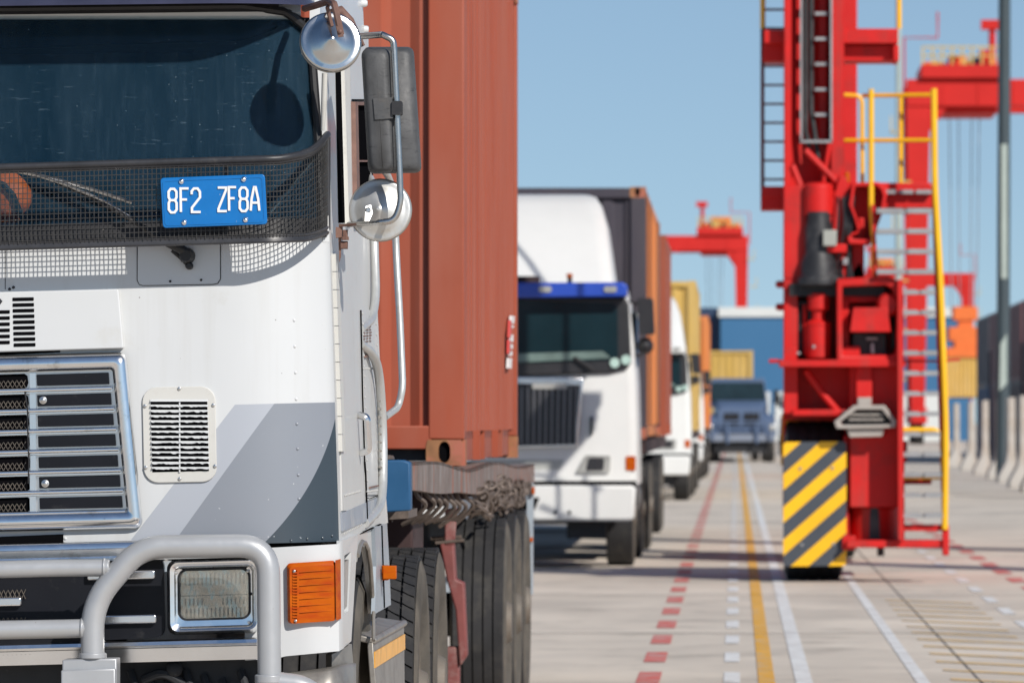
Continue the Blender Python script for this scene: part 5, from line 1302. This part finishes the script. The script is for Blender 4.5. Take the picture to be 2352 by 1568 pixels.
# mast: two flanges, a recessed channel and a back plate
def mast(g):
    R4(g, 1803, TOP, 1937, 950, .35, .5)
    R4(g, 1801, TOP, 1818, 430, 0, .36); R4(g, 1800, 425, 1852, 640, -.05, .36); R4(g, 1800, 560, 1832, 950, -.04, .36)
    R4(g, 1880, TOP, 1899, 440, .2, .36); R4(g, 1908, TOP, 1939, 430, 0, .36)
pc('mast', m_red, mast, bevel=.01)
def frm(g):
    R4(g, 1838, TOP, 1843, 325, -.02, .1); R4(g, 1907, TOP, 1912, 325, -.02, .1); R4(g, 1838, 322, 1912, 328, -.02, .1)
    for k in range(34): R4(g, 1872, 263 - k * 58 - 3, 1900, 263 - k * 58 + 4, .05, .12)
pc('channel_frame', m_tread, frm)
pc('hydraulic_hoses', m_gblack, lambda g: (g.tube([C(1850, TOP, .1), C(1850, 300, .1), C(1862, 350, .1)], .022, 8), g.tube([C(1863, TOP, .12), C(1863, 250, .12), C(1876, 340, .1), C(1880, 370, .1)], .024, 8)))
# left cage ladder
def cage(g):
    R4(g, 1747, TOP, 1756, 480, .5, .56)
    for k in range(46):
        y = 412 - k * 43.3
        if not 66 < y < 140 or True: R4(g, 1754, y - 2.5, 1806, y + 2.5, .5, .55)
pc('side_ladder', M('dark_red_ladder', (.12, .012, .012), .5, var=.2), cage)
def platf(g):
    R4(g, 1935, 66, 2063, 100, .2, .9); R4(g, 1935, 104, 2052, 140, .35, .9); R4(g, 2052, 104, 2065, 140, .18, .8); R4(g, 1935, 99, 1960, 106, .4, .8)
def platf2(g):
    R4(g, 1755, 69, 1805, 100, .2, .9); R4(g, 1752, 100, 1805, 141, .35, .9); 
def platf3(g):
    R4(g, 1748, 452, 1805, 481, .4, .95); R4(g, 1750, 428, 1805, 454, .38, .46)
def platf4(g):
    R4(g, 1935, 444, 2146, 477, .2, .95); R4(g, 1935, 420, 2140, 444, .18, .24)
for f_ in (platf, platf2, platf3, platf4): pc('platform', m_red, f_, bevel=.008)
for a, b in ((2030, 2060), (2066, 2098), (2104, 2140)): pc('platform_grating', m_tread, lambda g: R4(g, a, 436, b, 445, .1, .9))
def rails(g):
    r = .019
    g.tube([C(1752, -700, .5), C(1752, 66, .5)], .024, 8); g.tube([C(2065, -700, .3), C(2065, 66, .3)], .024, 8)
    g.tube(fillet([C(1935, 218, .6), C(1972, 220, .6), C(1980, 232, .6), C(1981, 430, .6)], .05), r, 8); g.tube([C(1981, 220, .6), C(2140, 218, .3)], r, 8)
    g.tube([C(1935, 323, .6), C(2140, 322, .3)], r, 8); g.tube([C(2069, 218, .6), C(2069, 430, .6)], r, 8)
pc('handrail', m_yel, rails)
pc('ladder_rail', m_yel, lambda g: g.tube([C(2001, 205, -.2), C(2001, 470, -.2), C(2012, 640, -.2)], .026, 10))
pc('ladder_rail', m_yel, lambda g: g.tube(fillet([C(2145, 204, -.35), C(2147, 420, -.35), C(2160, 640, -.35), C(2173, 985, -.35), C(2170, 1215, -.35)], .2), .03, 12))
pc('gate_rails', m_yel, lambda g: (g.tube(fillet([C(2068, 987, -.3), C(2150, 987, -.3), C(2166, 1000, -.3), C(2168, 1100, -.3)], .06), .026, 8), g.tube([C(2068, 1096, -.3), C(2168, 1095, -.3)], .022, 8)))
def stile(g):
    g.pp([(2140, 430), (2147, 430), (2178, 1240), (2166, 1240)], YC - .3, YC - .22); g.pp([(2003, 470), (2010, 470), (2015, 642), (2008, 642)], YC - .3, YC - .22)
pc('ladder_stile', m_red, stile); pc('ladder_stile', m_red, lambda g: g.pp([(2062, 642), (2074, 642), (2076, 1240), (2064, 1240)], YC - .46, YC - .2))
for k in range(17):
    y = 484 + k * 46.6; xl = 2014 if y < 640 else 2074; xe = 2142 + (y - 480) * .033
    if y < 1225: pc('ladder_tread', m_tread, lambda g: (R4(g, xl, y - 5.5, (xl + xe) / 2 - 5, y + 5.5, -.42, -.2), R4(g, (xl + xe) / 2 - 6, y - 3, (xl + xe) / 2 + 6, y + 5, -.40, -.22), R4(g, (xl + xe) / 2 + 5, y - 5.5, xe, y + 5.5, -.42, -.2)))
def base(g):
    R4(g, 1945, 1240, 2168, 1257, -.3, .2); R4(g, 2165, 1205, 2180, 1275, -.34, -.2); R4(g, 2070, 1204, 2168, 1219, -.3, -.2); R4(g, 2066, 1012, 2084, 1060, -.2, .1); R4(g, 2064, 1060, 2078, 1240, -.15, .0); R4(g, 1935, 1230, 1965, 1262, -.2, .1)
    R4(g, 2076, 1100, 2140, 1112, -.1, .1)
pc('ladder_base', m_red, base, bevel=.008)
# drive unit: drum, motor, lugs
pc('upper_drum', m_red, lambda g: (g.lathe(C(1880, 494, -.05), (0, 0, 1), [(.14, 0), (.14, .27), (.10, .3)], 24), R4(g, 1905, 440, 1945, 640, -.08, .36), R4(g, 1895, 560, 1945, 580, -.2, .1), R4(g, 1940, 500, 1985, 645, .0, .3), g.pp([(1930, 400), (1945, 408), (1950, 450), (1935, 470), (1915, 450)], YC - .1, YC + .2)), bevel=.01)
def motor(g):
    g.lathe(C(1880, 655, -.1), (0, 0, 1), [(.20, 0), (.20, .06), (.17, .10), (.17, .2), (.13, .3), (.13, .52), (.11, .62), (.11, .68)], 24)
    g.pp([(1940, 650), (1975, 600), (1990, 650)], YC + .0, YC + .2)
pc('slew_motor', m_gblack, motor, bevel=.004)
pc('motor_box', M('pale_grey_box', (.36, .37, .33), .5, var=.1), lambda g: R4(g, 1890, 528, 1922, 565, -.3, -.1), bevel=.01)
def lug(g):
    o = [(1958, 420), (2018, 418), (2032, 428), (2038, 446), (2032, 474), (2010, 536), (1998, 562), (1950, 560), (1946, 545), (1972, 536), (1962, 500), (1950, 470)]
    ce = (1990, 478); i_ = [(ce[0] + (x - ce[0]) * .80, ce[1] + (y - ce[1]) * .86) for x, y in o]
    g.pp(o, YC + .12, YC + .3); g.frame([C(x, y, -.22) for x, y in o], [C(x, y, -.22) for x, y in i_], (0, .34, 0))
    R4(g, 1925, 430, 1960, 640, .0, .2); R4(g, 1940, 560, 1975, 645, .02, .3)
pc('pivot_lug', m_red, lug, bevel=.008)
pc('beacon_lamp', m_amber, lambda g: g.lathe(C(1946, 418, .0), (0, 0, 1), [(.025, 0), (.025, .07), (.015, .09)], 12))
def chainw(g):
    R4(g, 1813, 652, 2032, 679, -.1, .05)
    for k in range(24): R4(g, 1815 + k * 9, 651, 1819.5 + k * 9, 680, -.13, -.1)
pc('cable_chain', m_gblack, chainw)
pc('arch_tube', m_red, lambda g: g.frame([C(x, y, -.32) for x, y in ((1922, 640), (2040, 634), (2066, 648), (2077, 680), (2076, 842), (2066, 842), (2040, 842), (1922, 842))], [C(x, y, -.32) for x, y in ((1935, 658), (2034, 655), (2050, 664), (2058, 690), (2059, 800), (2056, 812), (2040, 815), (1935, 815))], (0, .54, 0)), bevel=.02)
pc('hose', m_gblack, lambda g: g.tube(fillet([C(2020, 672, -.05), C(2048, 680, -.05), C(2054, 720, -.05), C(2052, 800, -.05)], .1), .018, 8))
def body(g):
    R4(g, 1925, 650, 2066, 826, .20, .9); R4(g, 1930, 678, 1950, 822, -.05, .3); R4(g, 1945, 680, 2050, 694, -.05, .3)
    g.lathe(C(1880, 822, -.05), (0, 0, 1), [(.115, 0), (.115, .30), (.125, .31), (.10, .34), (.06, .36), (.06, .44), (.10, .45), (.10, .6)], 24)
    g.pp([(1960, 706), (2038, 706), (2046, 762), (1952, 762)], YC - .40, YC + .3); g.lathe(C(2040, 700, -.2), (0, -1, 0), [(.11, -.2), (.11, .1), (.08, .14)], 16)
    R4(g, 1803, 700, 1822, 822, -.02, .3)
pc('engine_housing', m_red, body, bevel=.012)
pc('engine_block', m_gblack, lambda g: R4(g, 1958, 764, 2036, 818, -.1, .26), bevel=.01); pc('battery_box', m_gblack, lambda g: R4(g, 1822, 690, 1862, 820, .1, .3), bevel=.01)
pc('small_fittings', m_yel, lambda g: (R4(g, 1950, 806, 1960, 822, -.16, -.1)))
def beam(g):
    R4(g, 1790, 826, 2080, 842, -.34, .4); R4(g, 1800, 796, 1830, 828, -.18, .3); R4(g, 1932, 795, 1975, 828, -.2, .2); R4(g, 2055, 802, 2078, 828, -.2, .2)
    g.tube([C(2078, 829, -.2), C(2160, 829, -.2), C(2205, 826, -.2)], .012, 6); g.tube([C(1766, 829, -.1), C(1795, 829, -.1)], .02, 6)
pc('cross_beam', m_red, beam, bevel=.01)
pc('side_pegs', m_red, lambda g: [g.lathe(C(1806, y, .2), (-1, 0, 0), [(.035, 0), (.035, .08), (.02, .1)], 12) for y in (653, 705)])
def lower(g):
    g.pp([(1845, 842), (1975, 842), (1975, 960), (1940, 965), (1890, 900)], YC + .25, YC + .9)
    g.tube(fillet([C(1850, 850, .0), C(1890, 905, .0), C(1925, 945, .0)], .1), .035, 8)
    R4(g, 1966, 842, 2003, 940, -.18, .3)
    g.pp([(1952, 945), (2062, 865), (2064, 1250), (1952, 1250)], YC + .1, YC + .9) if False else R4(g, 1952, 842, 2064, 1165, -.08, 2.6)
    g.tube([C(2008, 1165, .2), C(2008, 1250, .2)], .225, 28)
    R4(g, 1940, 940, 2000, 957, -.1, .3); R4(g, 1820, 940, 1945, 955, -.1, .3); R4(g, 1938, 1000, 1950, 1240, .0, .3)
pc('lower_leg', m_red, lower, bevel=.012)
pc('leg_slot', m_gblack, lambda g: (g.pp([(1994, 1250), (1996, 1170), (2004, 1142), (2012, 1142), (2020, 1170), (2024, 1250)], YC + .18, YC + .3) if False else g.pp([(1996, 1250), (1998, 1175), (2004, 1145), (2011, 1145), (2018, 1175), (2022, 1250)], YC - .05, YC + .1), R4(g, 1975, 1240, 2050, 1257, -.02, .5), R4(g, 2015, 1257, 2031, 1276, .0, .1)))
m_lampframe = M('dusty_lamp_frame', (.42, .38, .34), .5, .2, var=.15)
def hexf(g):
    o = [(1916, 968), (1962, 930), (2032, 930), (2060, 968), (2056, 982), (1922, 984)]; i_ = [(1930, 968), (1968, 940), (2026, 940), (2048, 968), (2046, 974), (1934, 976)]
    g.frame([C(x, y, -.35) for x, y in o], [C(x, y, -.35) for x, y in i_], (0, .25, 0)); R4(g, 1970, 912, 2002, 932, -.3, -.1)
    g.pp([(1945, 984), (2032, 982), (2026, 1002), (1952, 1004)], YC - .3, YC - .05)
lf = pc('flood_lamp', m_lampframe, hexf, bevel=.006)
pc('lamp_louvre', m_gblack, lambda g: (R4(g, 1935, 942, 2044, 976, -.2, -.12)), lf); pc('lamp_slats', m_lampframe, lambda g: [R4(g, 1950, y, 2030, y + 4, -.3, -.2) for y in (950, 961)], lf)
rc = random.Random(9)
for k in range(4):
    x = 1926 + k * 11; g = G(); g.tube(fillet([C(x, 446 + rc.uniform(0, 12), -.12), C(x + rc.uniform(-6, 6), 520, -.16), C(x + rc.uniform(-14, 10), 590, -.1), C(x + rc.uniform(-6, 6), 648, -.1)], .1), rc.uniform(.010, .018), 6); g.build('hose', m_gblack, gc)
for k in range(5):
    x = 1835 + k * 13; g = G(); g.tube([C(x, 700, .05), C(x + 3, 815, .02)], rc.uniform(.012, .025), 6); g.build('pipe', m_red if k % 2 else m_gblack, gc)
pc('valve_blocks', m_tread, lambda g: [R4(g, x, y, x + w_, y + h_, -.16, -.05) for x, y, w_, h_ in ((1936, 592, 12, 16), (2000, 788, 8, 22), (1990, 775, 26, 5), (1812, 808, 26, 6), (1866, 792, 22, 8))], bevel=.004)
pc('brace', m_red, lambda g: (g.tube([C(1850, 345, -.02), C(1935, 430, -.02)], .03, 8), g.tube([C(1820, 380, .0), C(1838, 425, .0)], .03, 8), g.tube([C(1905, 330, .0), C(1890, 430, .0)], .022, 8)))
# wheel and its striped guard
WX = (1870 - X0) * YC / F
pc('drive_case', m_red, lambda g: (g.box((WX - .26, YC + 1.7, .42), (WX + .8, YC + 3.3, 1.9)), g.box((WX - .2, YC + 1.0, 1.68), (WX + .5, YC + 2.0, 2.1))), bevel=.03)
pc('drive_case', m_red, lambda g: g.box((WX + .06, YC + 7.6, .42), (WX + .9, YC + 9.3, 1.9)), bevel=.03)
def bogie(parent, Yc, x=WX):
    t = tyre(parent, (x, Yc, .745), .745, .55, 'rib', 64, name='wheel'); return t
bogie(gc, YC + .75)
pc('fork_arm', m_red, lambda g: (g.box((WX + .28, YC + .5, .6), (WX + .42, YC + 1.0, 1.55)), g.box((WX - .285, YC + .5, .6), (WX - .266, YC + 1.0, 1.5)), g.box((WX - .285, YC + .5, 1.5), (WX + .42, YC + 1.0, 1.58))))
pc('mudguard', m_yel, lambda g: g.sheet([[Vector((x, YC + .75 - .80 * cos(a), .745 + .80 * sin(a))) for a in [radians(84 + 8 * k) for k in range(10)]] for x in (WX - .30, WX + .26)], (0, 0, .012)))
gd_o = rrect(1799, 1015, 1944, 1300, 9, 5, .01)
g = G(); g.prism([C(x, y, -.12) for x, y in gd_o], (0, .03, 0)); tg = g.build('tyre_guard', m_yel, gc, 30)
def clip_poly(P, a, b, c):      # keep a x + b y <= c
    o = []
    for i in range(len(P)):
        p, q = P[i], P[(i + 1) % len(P)]; fp, fq = a * p[0] + b * p[1] - c, a * q[0] + b * q[1] - c
        if fp <= 0: o.append(p)
        if fp * fq < 0: t = fp / (fp - fq); o.append((p[0] + (q[0] - p[0]) * t, p[1] + (q[1] - p[1]) * t))
    return o
sl_ = .88       # stripes rise to the right
for k in range(7):
    g = G(); y_a = 1050 + k * 75.; 
    P = clip_poly(clip_poly(gd_o, sl_, 1, y_a + sl_ * 1800 + 38), -sl_, -1, -(y_a + sl_ * 1800))
    if len(P) > 2: g.prism([C(x, y, -.124) for x, y in P], (0, .004, 0)); g.build('warning_stripe', m_slate, tg, 0)
    else: g.bm.free()
g = G()
for x, y in ((1838, 1076), (1912, 1074), (1842, 1251), (1914, 1249)): g.lathe(C(x, y, -.124), (0, -1, 0), [(.016, 0), (.012, .008)], 10)
g.build('guard_bolts', m_tread, tg)
# rear leg with the second wheel, joined overhead
YR2 = YC + 9.6; WX2 = WX + .32
pc('rear_leg', m_red, lambda g: (g.box((WX2 - .28, YR2 + .3, 1.6), (WX2 + .28, YR2 + 1.0, 12.1)), g.box((WX2 + .28, YR2 + .5, .6), (WX2 + .42, YR2 + 1.0, 2.0)), g.box((WX2 - .42, YR2 + .5, .6), (WX2 - .3, YR2 + 1.0, 2.0)), g.box((WX2 - .42, YR2 + .45, 1.6), (WX2 + .42, YR2 + 1.05, 1.72))), bevel=.02)
bogie(gc, YR2 + .75, WX2)
pc('top_beam', m_red, lambda g: (g.box((WX2 - .35, YC + .3, 12.0), (WX2 + .35, YR2 + 1.1, 12.9)), g.box((WX2 + .35, YC + .3, 12.1), (WX2 + 5.0, YC + 1.0, 12.8)), g.box((WX2 + .35, YR2 + .3, 12.1), (WX2 + 5.0, YR2 + 1.0, 12.8)), g.box((WX2 + 4.4, YC + .3, 1.6), (WX2 + 5.0, YC + 1.0, 12.1)), g.box((WX2 + 4.4, YR2 + .3, 1.6), (WX2 + 5.0, YR2 + 1.0, 12.1))), bevel=.02)
for Yc in (YC + .75, YR2 + .75): tyre(gc, (WX2 + 4.7, Yc, .745), .745, .52, 'plain', 40, name='wheel', inward=1)

# ================================================================ far yard cranes
m_cr = M('yard_crane_red', (.56, .022, .018), .6, spec=.2, var=.08, vs=.4)
m_cor = M('yard_crane_orange', (.75, .17, .03), .5, var=.1)
m_cy = M('pale_yellow_rail', (.60, .42, .12), .5, var=.1)
def crane(xl, sg, Y, label, trolley=2.8, ztop=22.6, orange=True):
    r = root('yard_crane', (xl, Y, 0), label, 'crane', None)
    def b(name, mat, boxes, parent=r, bev=.05):
        g = G()
        for a, c in boxes: g.box((xl + sg * a[0], Y + a[1], a[2]), (xl + sg * c[0], Y + c[1], c[2]))
        return g.build(name, mat, parent, 30, bevel=bev)
    S = 23.; zb = ztop - 1.7
    for yy in (0, 8.): b('girder', m_cr, [((-.75, yy, zb), (S + .75, yy + 1.3, ztop))])
    for xx in (0, S):
        for yy in (0, 8.):
            g = G(); P = [(-.75, zb + .3), (.75, zb + .3), (.40, 2.0), (-.45, 2.0)]; g.prism([(xl + sg * (xx + p[0]), Y + yy + .1, p[1]) for p in P], (0, 1.1, 0)); g.prism([(xl + sg * (xx + (.75 if xx == 0 else -.75)), Y + yy + .2, zb + .1), (xl + sg * (xx + (1.9 if xx == 0 else -1.9)), Y + yy + .2, zb + .1), (xl + sg * (xx + (.7 if xx == 0 else -.7)), Y + yy + .2, zb - 1.6)], (0, .9, 0)); g.build('leg', m_cr, r, 30)
        b('sill_beam', m_cr, [((xx - .5, -1.5, 1.3), (xx + .5, 10.8, 2.3))])
        for yy in (-.6, 9.9):
            g = G(); g.lathe((xl + sg * xx - .3, Y + yy, .75), (1, 0, 0), [(.3, 0), (.74, 0), (.75, .05), (.75, .55), (.74, .6), (.3, .6)], 24); g.build('wheel', m_tyre, r)
    t = trolley
    tb = b('trolley', m_cr, [((t - 2.6, -.4, ztop + .05), (t + 2.6, 9.6, ztop + .9)), ((t - 2.2, 1.0, zb - .4), (t + 2.2, 8.0, zb + .3))])
    if orange: b('machinery_house', m_cor, [((t - 1.2, 2.2, ztop + .9), (t + 1.0, 7, ztop + 2.2))], tb)
    g = G()
    for k in range(9): x = t - 2.5 + k * .62; g.box((xl + sg * x - .06, Y - .4, ztop + .9), (xl + sg * x + .06, Y - .3, ztop + 2.0))
    for z in (1.4, 1.95): g.box((xl + sg * (t - 2.5), Y - .4, ztop + z), (xl + sg * (t + 2.5), Y - .3, ztop + z + .1))
    g.build('walkway_railing', m_cy, tb)
    rr_ = random.Random(int(Y))
    for k in range(9):
        x = t - 2.3 + k * .5; h_ = rr_.uniform(.3, 1.1); b('equipment_box', (m_cor, m_cy, m_fbar, m_cr)[k % 4], [((x, rr_.uniform(.2, 3), ztop + .9), (x + rr_.uniform(.3, .7), 4, ztop + .9 + h_))], tb, 0)
    for k in range(10):
        x = 1.5 + k * 2.2; b('girder_stiffener', m_cr, [((x, -.06, zb + .05), (x + .12, .0, ztop - .05))], r, 0)
    for k in range(6):
        x = -1.0 + rr_.uniform(-.5, .3); z = 4 + k * 3.1; b('ladder_landing', m_cy, [((x - .5, -.3, z), (x + .3, .05, z + .12)), ((x - .5, -.3, z), (x - .42, -.22, z + 1.1))], r, 0)
    g = G(); x = xl + sg * (t + 2.0); g.tube([(x, Y + 3, ztop + .9), (x, Y + 3, ztop + 3.6)], .22, 8); g.box((x - .7, Y + 2.6, ztop + 3.3), (x + .6, Y + 3.4, ztop + 3.9)); g.build('mast_head', m_cr, tb)
    g = G(); g.tube([(xl - .9 * sg, Y, ztop - 1), (xl - .9 * sg, Y, ztop + 2.6), (xl + 1.2 * sg, Y, ztop + 2.6), (xl + 1.2 * sg, Y, ztop + 4.2)], .07, 6); g.build('access_frame', m_cr, r)
    return r
crane(11.5, 1, 378., 'tall red yard crane whose upright rises behind the yellow handrails of the gantry leg', 2.75, 22.9, False)
crane(.68, -1, 675., 'red yard crane with orange machinery house, seen between the trucks and the gantry leg', 2.4, 22.2)
crane(33.5, -1, 864., 'smallest looking red yard crane, low behind the ladder treads', 12, 22.6)
m_cable = M('steel_cable', (.25, .27, .3), .5, .4)
def spreader(xc, Y, ztop, label, zc):
    r = root('container_spreader', (xc, Y, ztop - 3.2), label, 'spreader')
    g = G()
    for hw_, za, zb_, dp in ((.75, 0, -.85, 4.5), (.45, -.85, -1.3, 3.5), (1.05, -1.3, -2.15, 5.4), (.7, -2.15, -2.6, 5.6)): g.box((xc - hw_, Y + (5.9 - dp) / 2 * .3, ztop + zb_), (xc + hw_, Y + dp, ztop + za))
    g.box((xc - 1.22, Y - .1, ztop - 3.2), (xc + 1.22, Y + 6.0, ztop - 2.6)); g.build('frame', m_cor, r, 0)
    g = G()
    for a in (-.8, -.3, .4, .8): g.tube([(xc + a, Y + 3, ztop - .3), (xc + a * 1.2, Y + 3, zc)], .035, 5)
    g.build('hoist_cable', m_cable, r)
spreader(14.6, 381, 8.7, 'orange spreader hanging above the dark stacks beside a yellow container', 21.3)
container((14.6, 381, 5.5 - 2.6), 6.06, 2.6, m_cyellow, 'yellow container held under the orange spreader, beside the dark stacks', pitch=.56, detail=False)
spreader(-2.35, 678, 13.2, 'orange spreader hanging from the middle crane over a navy container', 20.6)
container((-2.35, 678, 7.4), 6.06, 2.6, m_cnavy, 'navy container held under the spreader of the middle crane', pitch=.56, detail=False)

# ================================================================ shed, stacks, barriers, poles
m_shed = M('sky_blue_cladding', (.035, .14, .285), .5, var=.05, vs=.05); m_fascia = M('white_fascia', (.62, .64, .62), .5, var=.04, vs=.1); m_navyr = M('navy_roofing', (.02, .045, .10), .5)
sh = root('harbour_shed', (5, 440, 0), 'long sky blue harbour shed with a white band along its eaves, far behind the machines', 'shed')
def XW(px, Y): return (px - X0) * Y / F
g = G(); g.box((XW(1655, 440), 440, 0), (XW(2230, 440), 470, 9.05)); g.build('wall', m_shed, sh)
g = G(); g.box((XW(1650, 440), 439.8, 9.05), (XW(2232, 440), 470.2, 9.75)); g.build('fascia', m_fascia, sh)
g = G(); g.box((XW(1590, 440), 444, 0), (XW(1655, 440) - .01, 468, 9.8)); g.build('end_bay', m_navyr, sh)
g = G()
for k in range(6): x = XW(1700 + k * 80, 440); g.box((x, 439.9, 0), (x + 2.2, 440.05, 3.6))
g.build('roller_door', m_fascia, sh)
rnd = random.Random(4)
cols = [m_cmaroon, m_cmaroon, m_cdark, m_cmaroon, m_cnavy, m_cred]
lab = ['maroon', 'dark', 'red-brown', 'plum', 'navy', 'brown']
def row(x, ys, kinds, lvl):
    for i, (Y, ks) in enumerate(zip(ys, kinds)):
        for j, (m, nm) in enumerate(ks):
            container((x, Y, .02 + j * 2.91), 12.19, 2.9, m, f'{nm} container, {["bottom", "top"][j]} of the {lvl[i]} stack counted away from the barriers', pitch=.56, detail=False)
MM, DD, NN, BB = (m_cmaroon, 'maroon'), (m_cdark, 'charcoal'), (m_cnavy, 'navy blue'), (m_cred, 'brick red')
row(11.6, (205, 219, 233, 247), ((MM, DD), (DD, MM), (MM, MM), (NN, DD)), ('first', 'second', 'third', 'fourth'))
row(15.2, (262,), ((MM, (m_corange, 'orange')),), ('fifth',))
m_barrier = M('precast_concrete', (.50, .47, .43), .8, var=.12, vs=2, dirt=((.36, .27, .19), 2.4, .5, .8), streak=((.40, .30, .22), 4, .52, .8, (1, 1, .15)))
bx_ = [(2198, 1072), (2232, 1080), (2264, 1090), (2298, 1099), (2324, 1108), (2352, 1120), (2384, 1131), (2420, 1143)]
first = None
for i, (px, py) in enumerate(bx_):
    Y = 1.5 * F / (py - Y0); x = XW(px, Y); sc_ = 1.0
    g = G(); P = [(-.32, 0), (.22, 0), (.22, .12), (.11, .45), (.085, .8), (.08, 2.05), (-.08, 2.05), (-.085, .8), (-.13, .5), (-.32, .15)]
    g.prism([(x + a, Y, b) for a, b in P], (0, 1.2, 0)); o = g.build('concrete_barrier', m_barrier, None, 20, bevel=.015)
    nm = ['first', 'second', 'third', 'fourth', 'fifth', 'sixth', 'seventh', 'eighth'][i]
    tag(o, f'tall pale concrete barrier, {nm} in the row that starts beside the ladder', 'barrier', 'concrete barriers along the yard')
m_pole = M('shaded_slate_pole', (.045, .065, .075), .5, var=.1, vs=.6); m_polep = M('pale_grey_green_pole', (.38, .44, .40), .5, var=.08)  # slate tone carries the shade on the thick pole
Yp = 150.
pr = root('light_pole', (XW(2306, Yp), Yp, 0), 'thick slate grey light pole with sunlit strips painted on, in front of the dark stacks', 'pole')
g = G(); g.tube([(XW(2303, Yp), Yp, 0), (XW(2306, Yp), Yp, 8), (XW(2309, Yp), Yp, 18)], [.17, .16, .13], 14); g.build('shaft', m_pole, pr)
g = G(); g.box((XW(2299, Yp), Yp - .185, 1.5 + (Y0 - 640) * Yp / F), (XW(2313, Yp), Yp - .10, 1.5 + (Y0 - 332) * Yp / F)); g.prism([(XW(a, Yp), Yp - .19, 1.5 + (Y0 - b) * Yp / F) for a, b in ((2312, 765), (2312, 880), (2295, 898), (2297, 790))], (0, .05, 0)); g.build('sunlit_strip', m_polep, pr, 0)  # pale strips paint in the sunlit stretches between shadows on the shaft
g = G(); g.tube([(XW(2309, Yp), Yp, 18), (XW(2309, Yp) - 1.2, Yp, 18.3)], .06, 8); g.box((XW(2309, Yp) - 1.8, Yp - .2, 18.2), (XW(2309, Yp) - 1.1, Yp + .2, 18.4)); g.build('lamp_head', m_pole, pr)
for px, Y, yt, w_ in ((2064, 300., -60, .20), (1951, 420., -60, .17)):
    r = root('light_pole', (XW(px, Y), Y, 0), 'pale grey-green lamp pole ' + ('seen through the handrails beside the ladder' if px > 2000 else 'thin and far, just beside the red mast of the gantry leg'), 'pole')
    zt = 1.5 + (Y0 - yt) * Y / F
    g = G(); g.tube([(XW(px, Y), Y, 0), (XW(px, Y), Y, zt)], [w_, w_ * .6], 12); g.build('shaft', m_polep, r)
    g = G(); g.tube([(XW(px, Y), Y, zt), (XW(px, Y) - 1.5, Y, zt + .3)], .06, 8); g.box((XW(px, Y) - 2.2, Y - .2, zt + .2), (XW(px, Y) - 1.4, Y + .2, zt + .4)); g.build('lamp_head', m_grey, r)
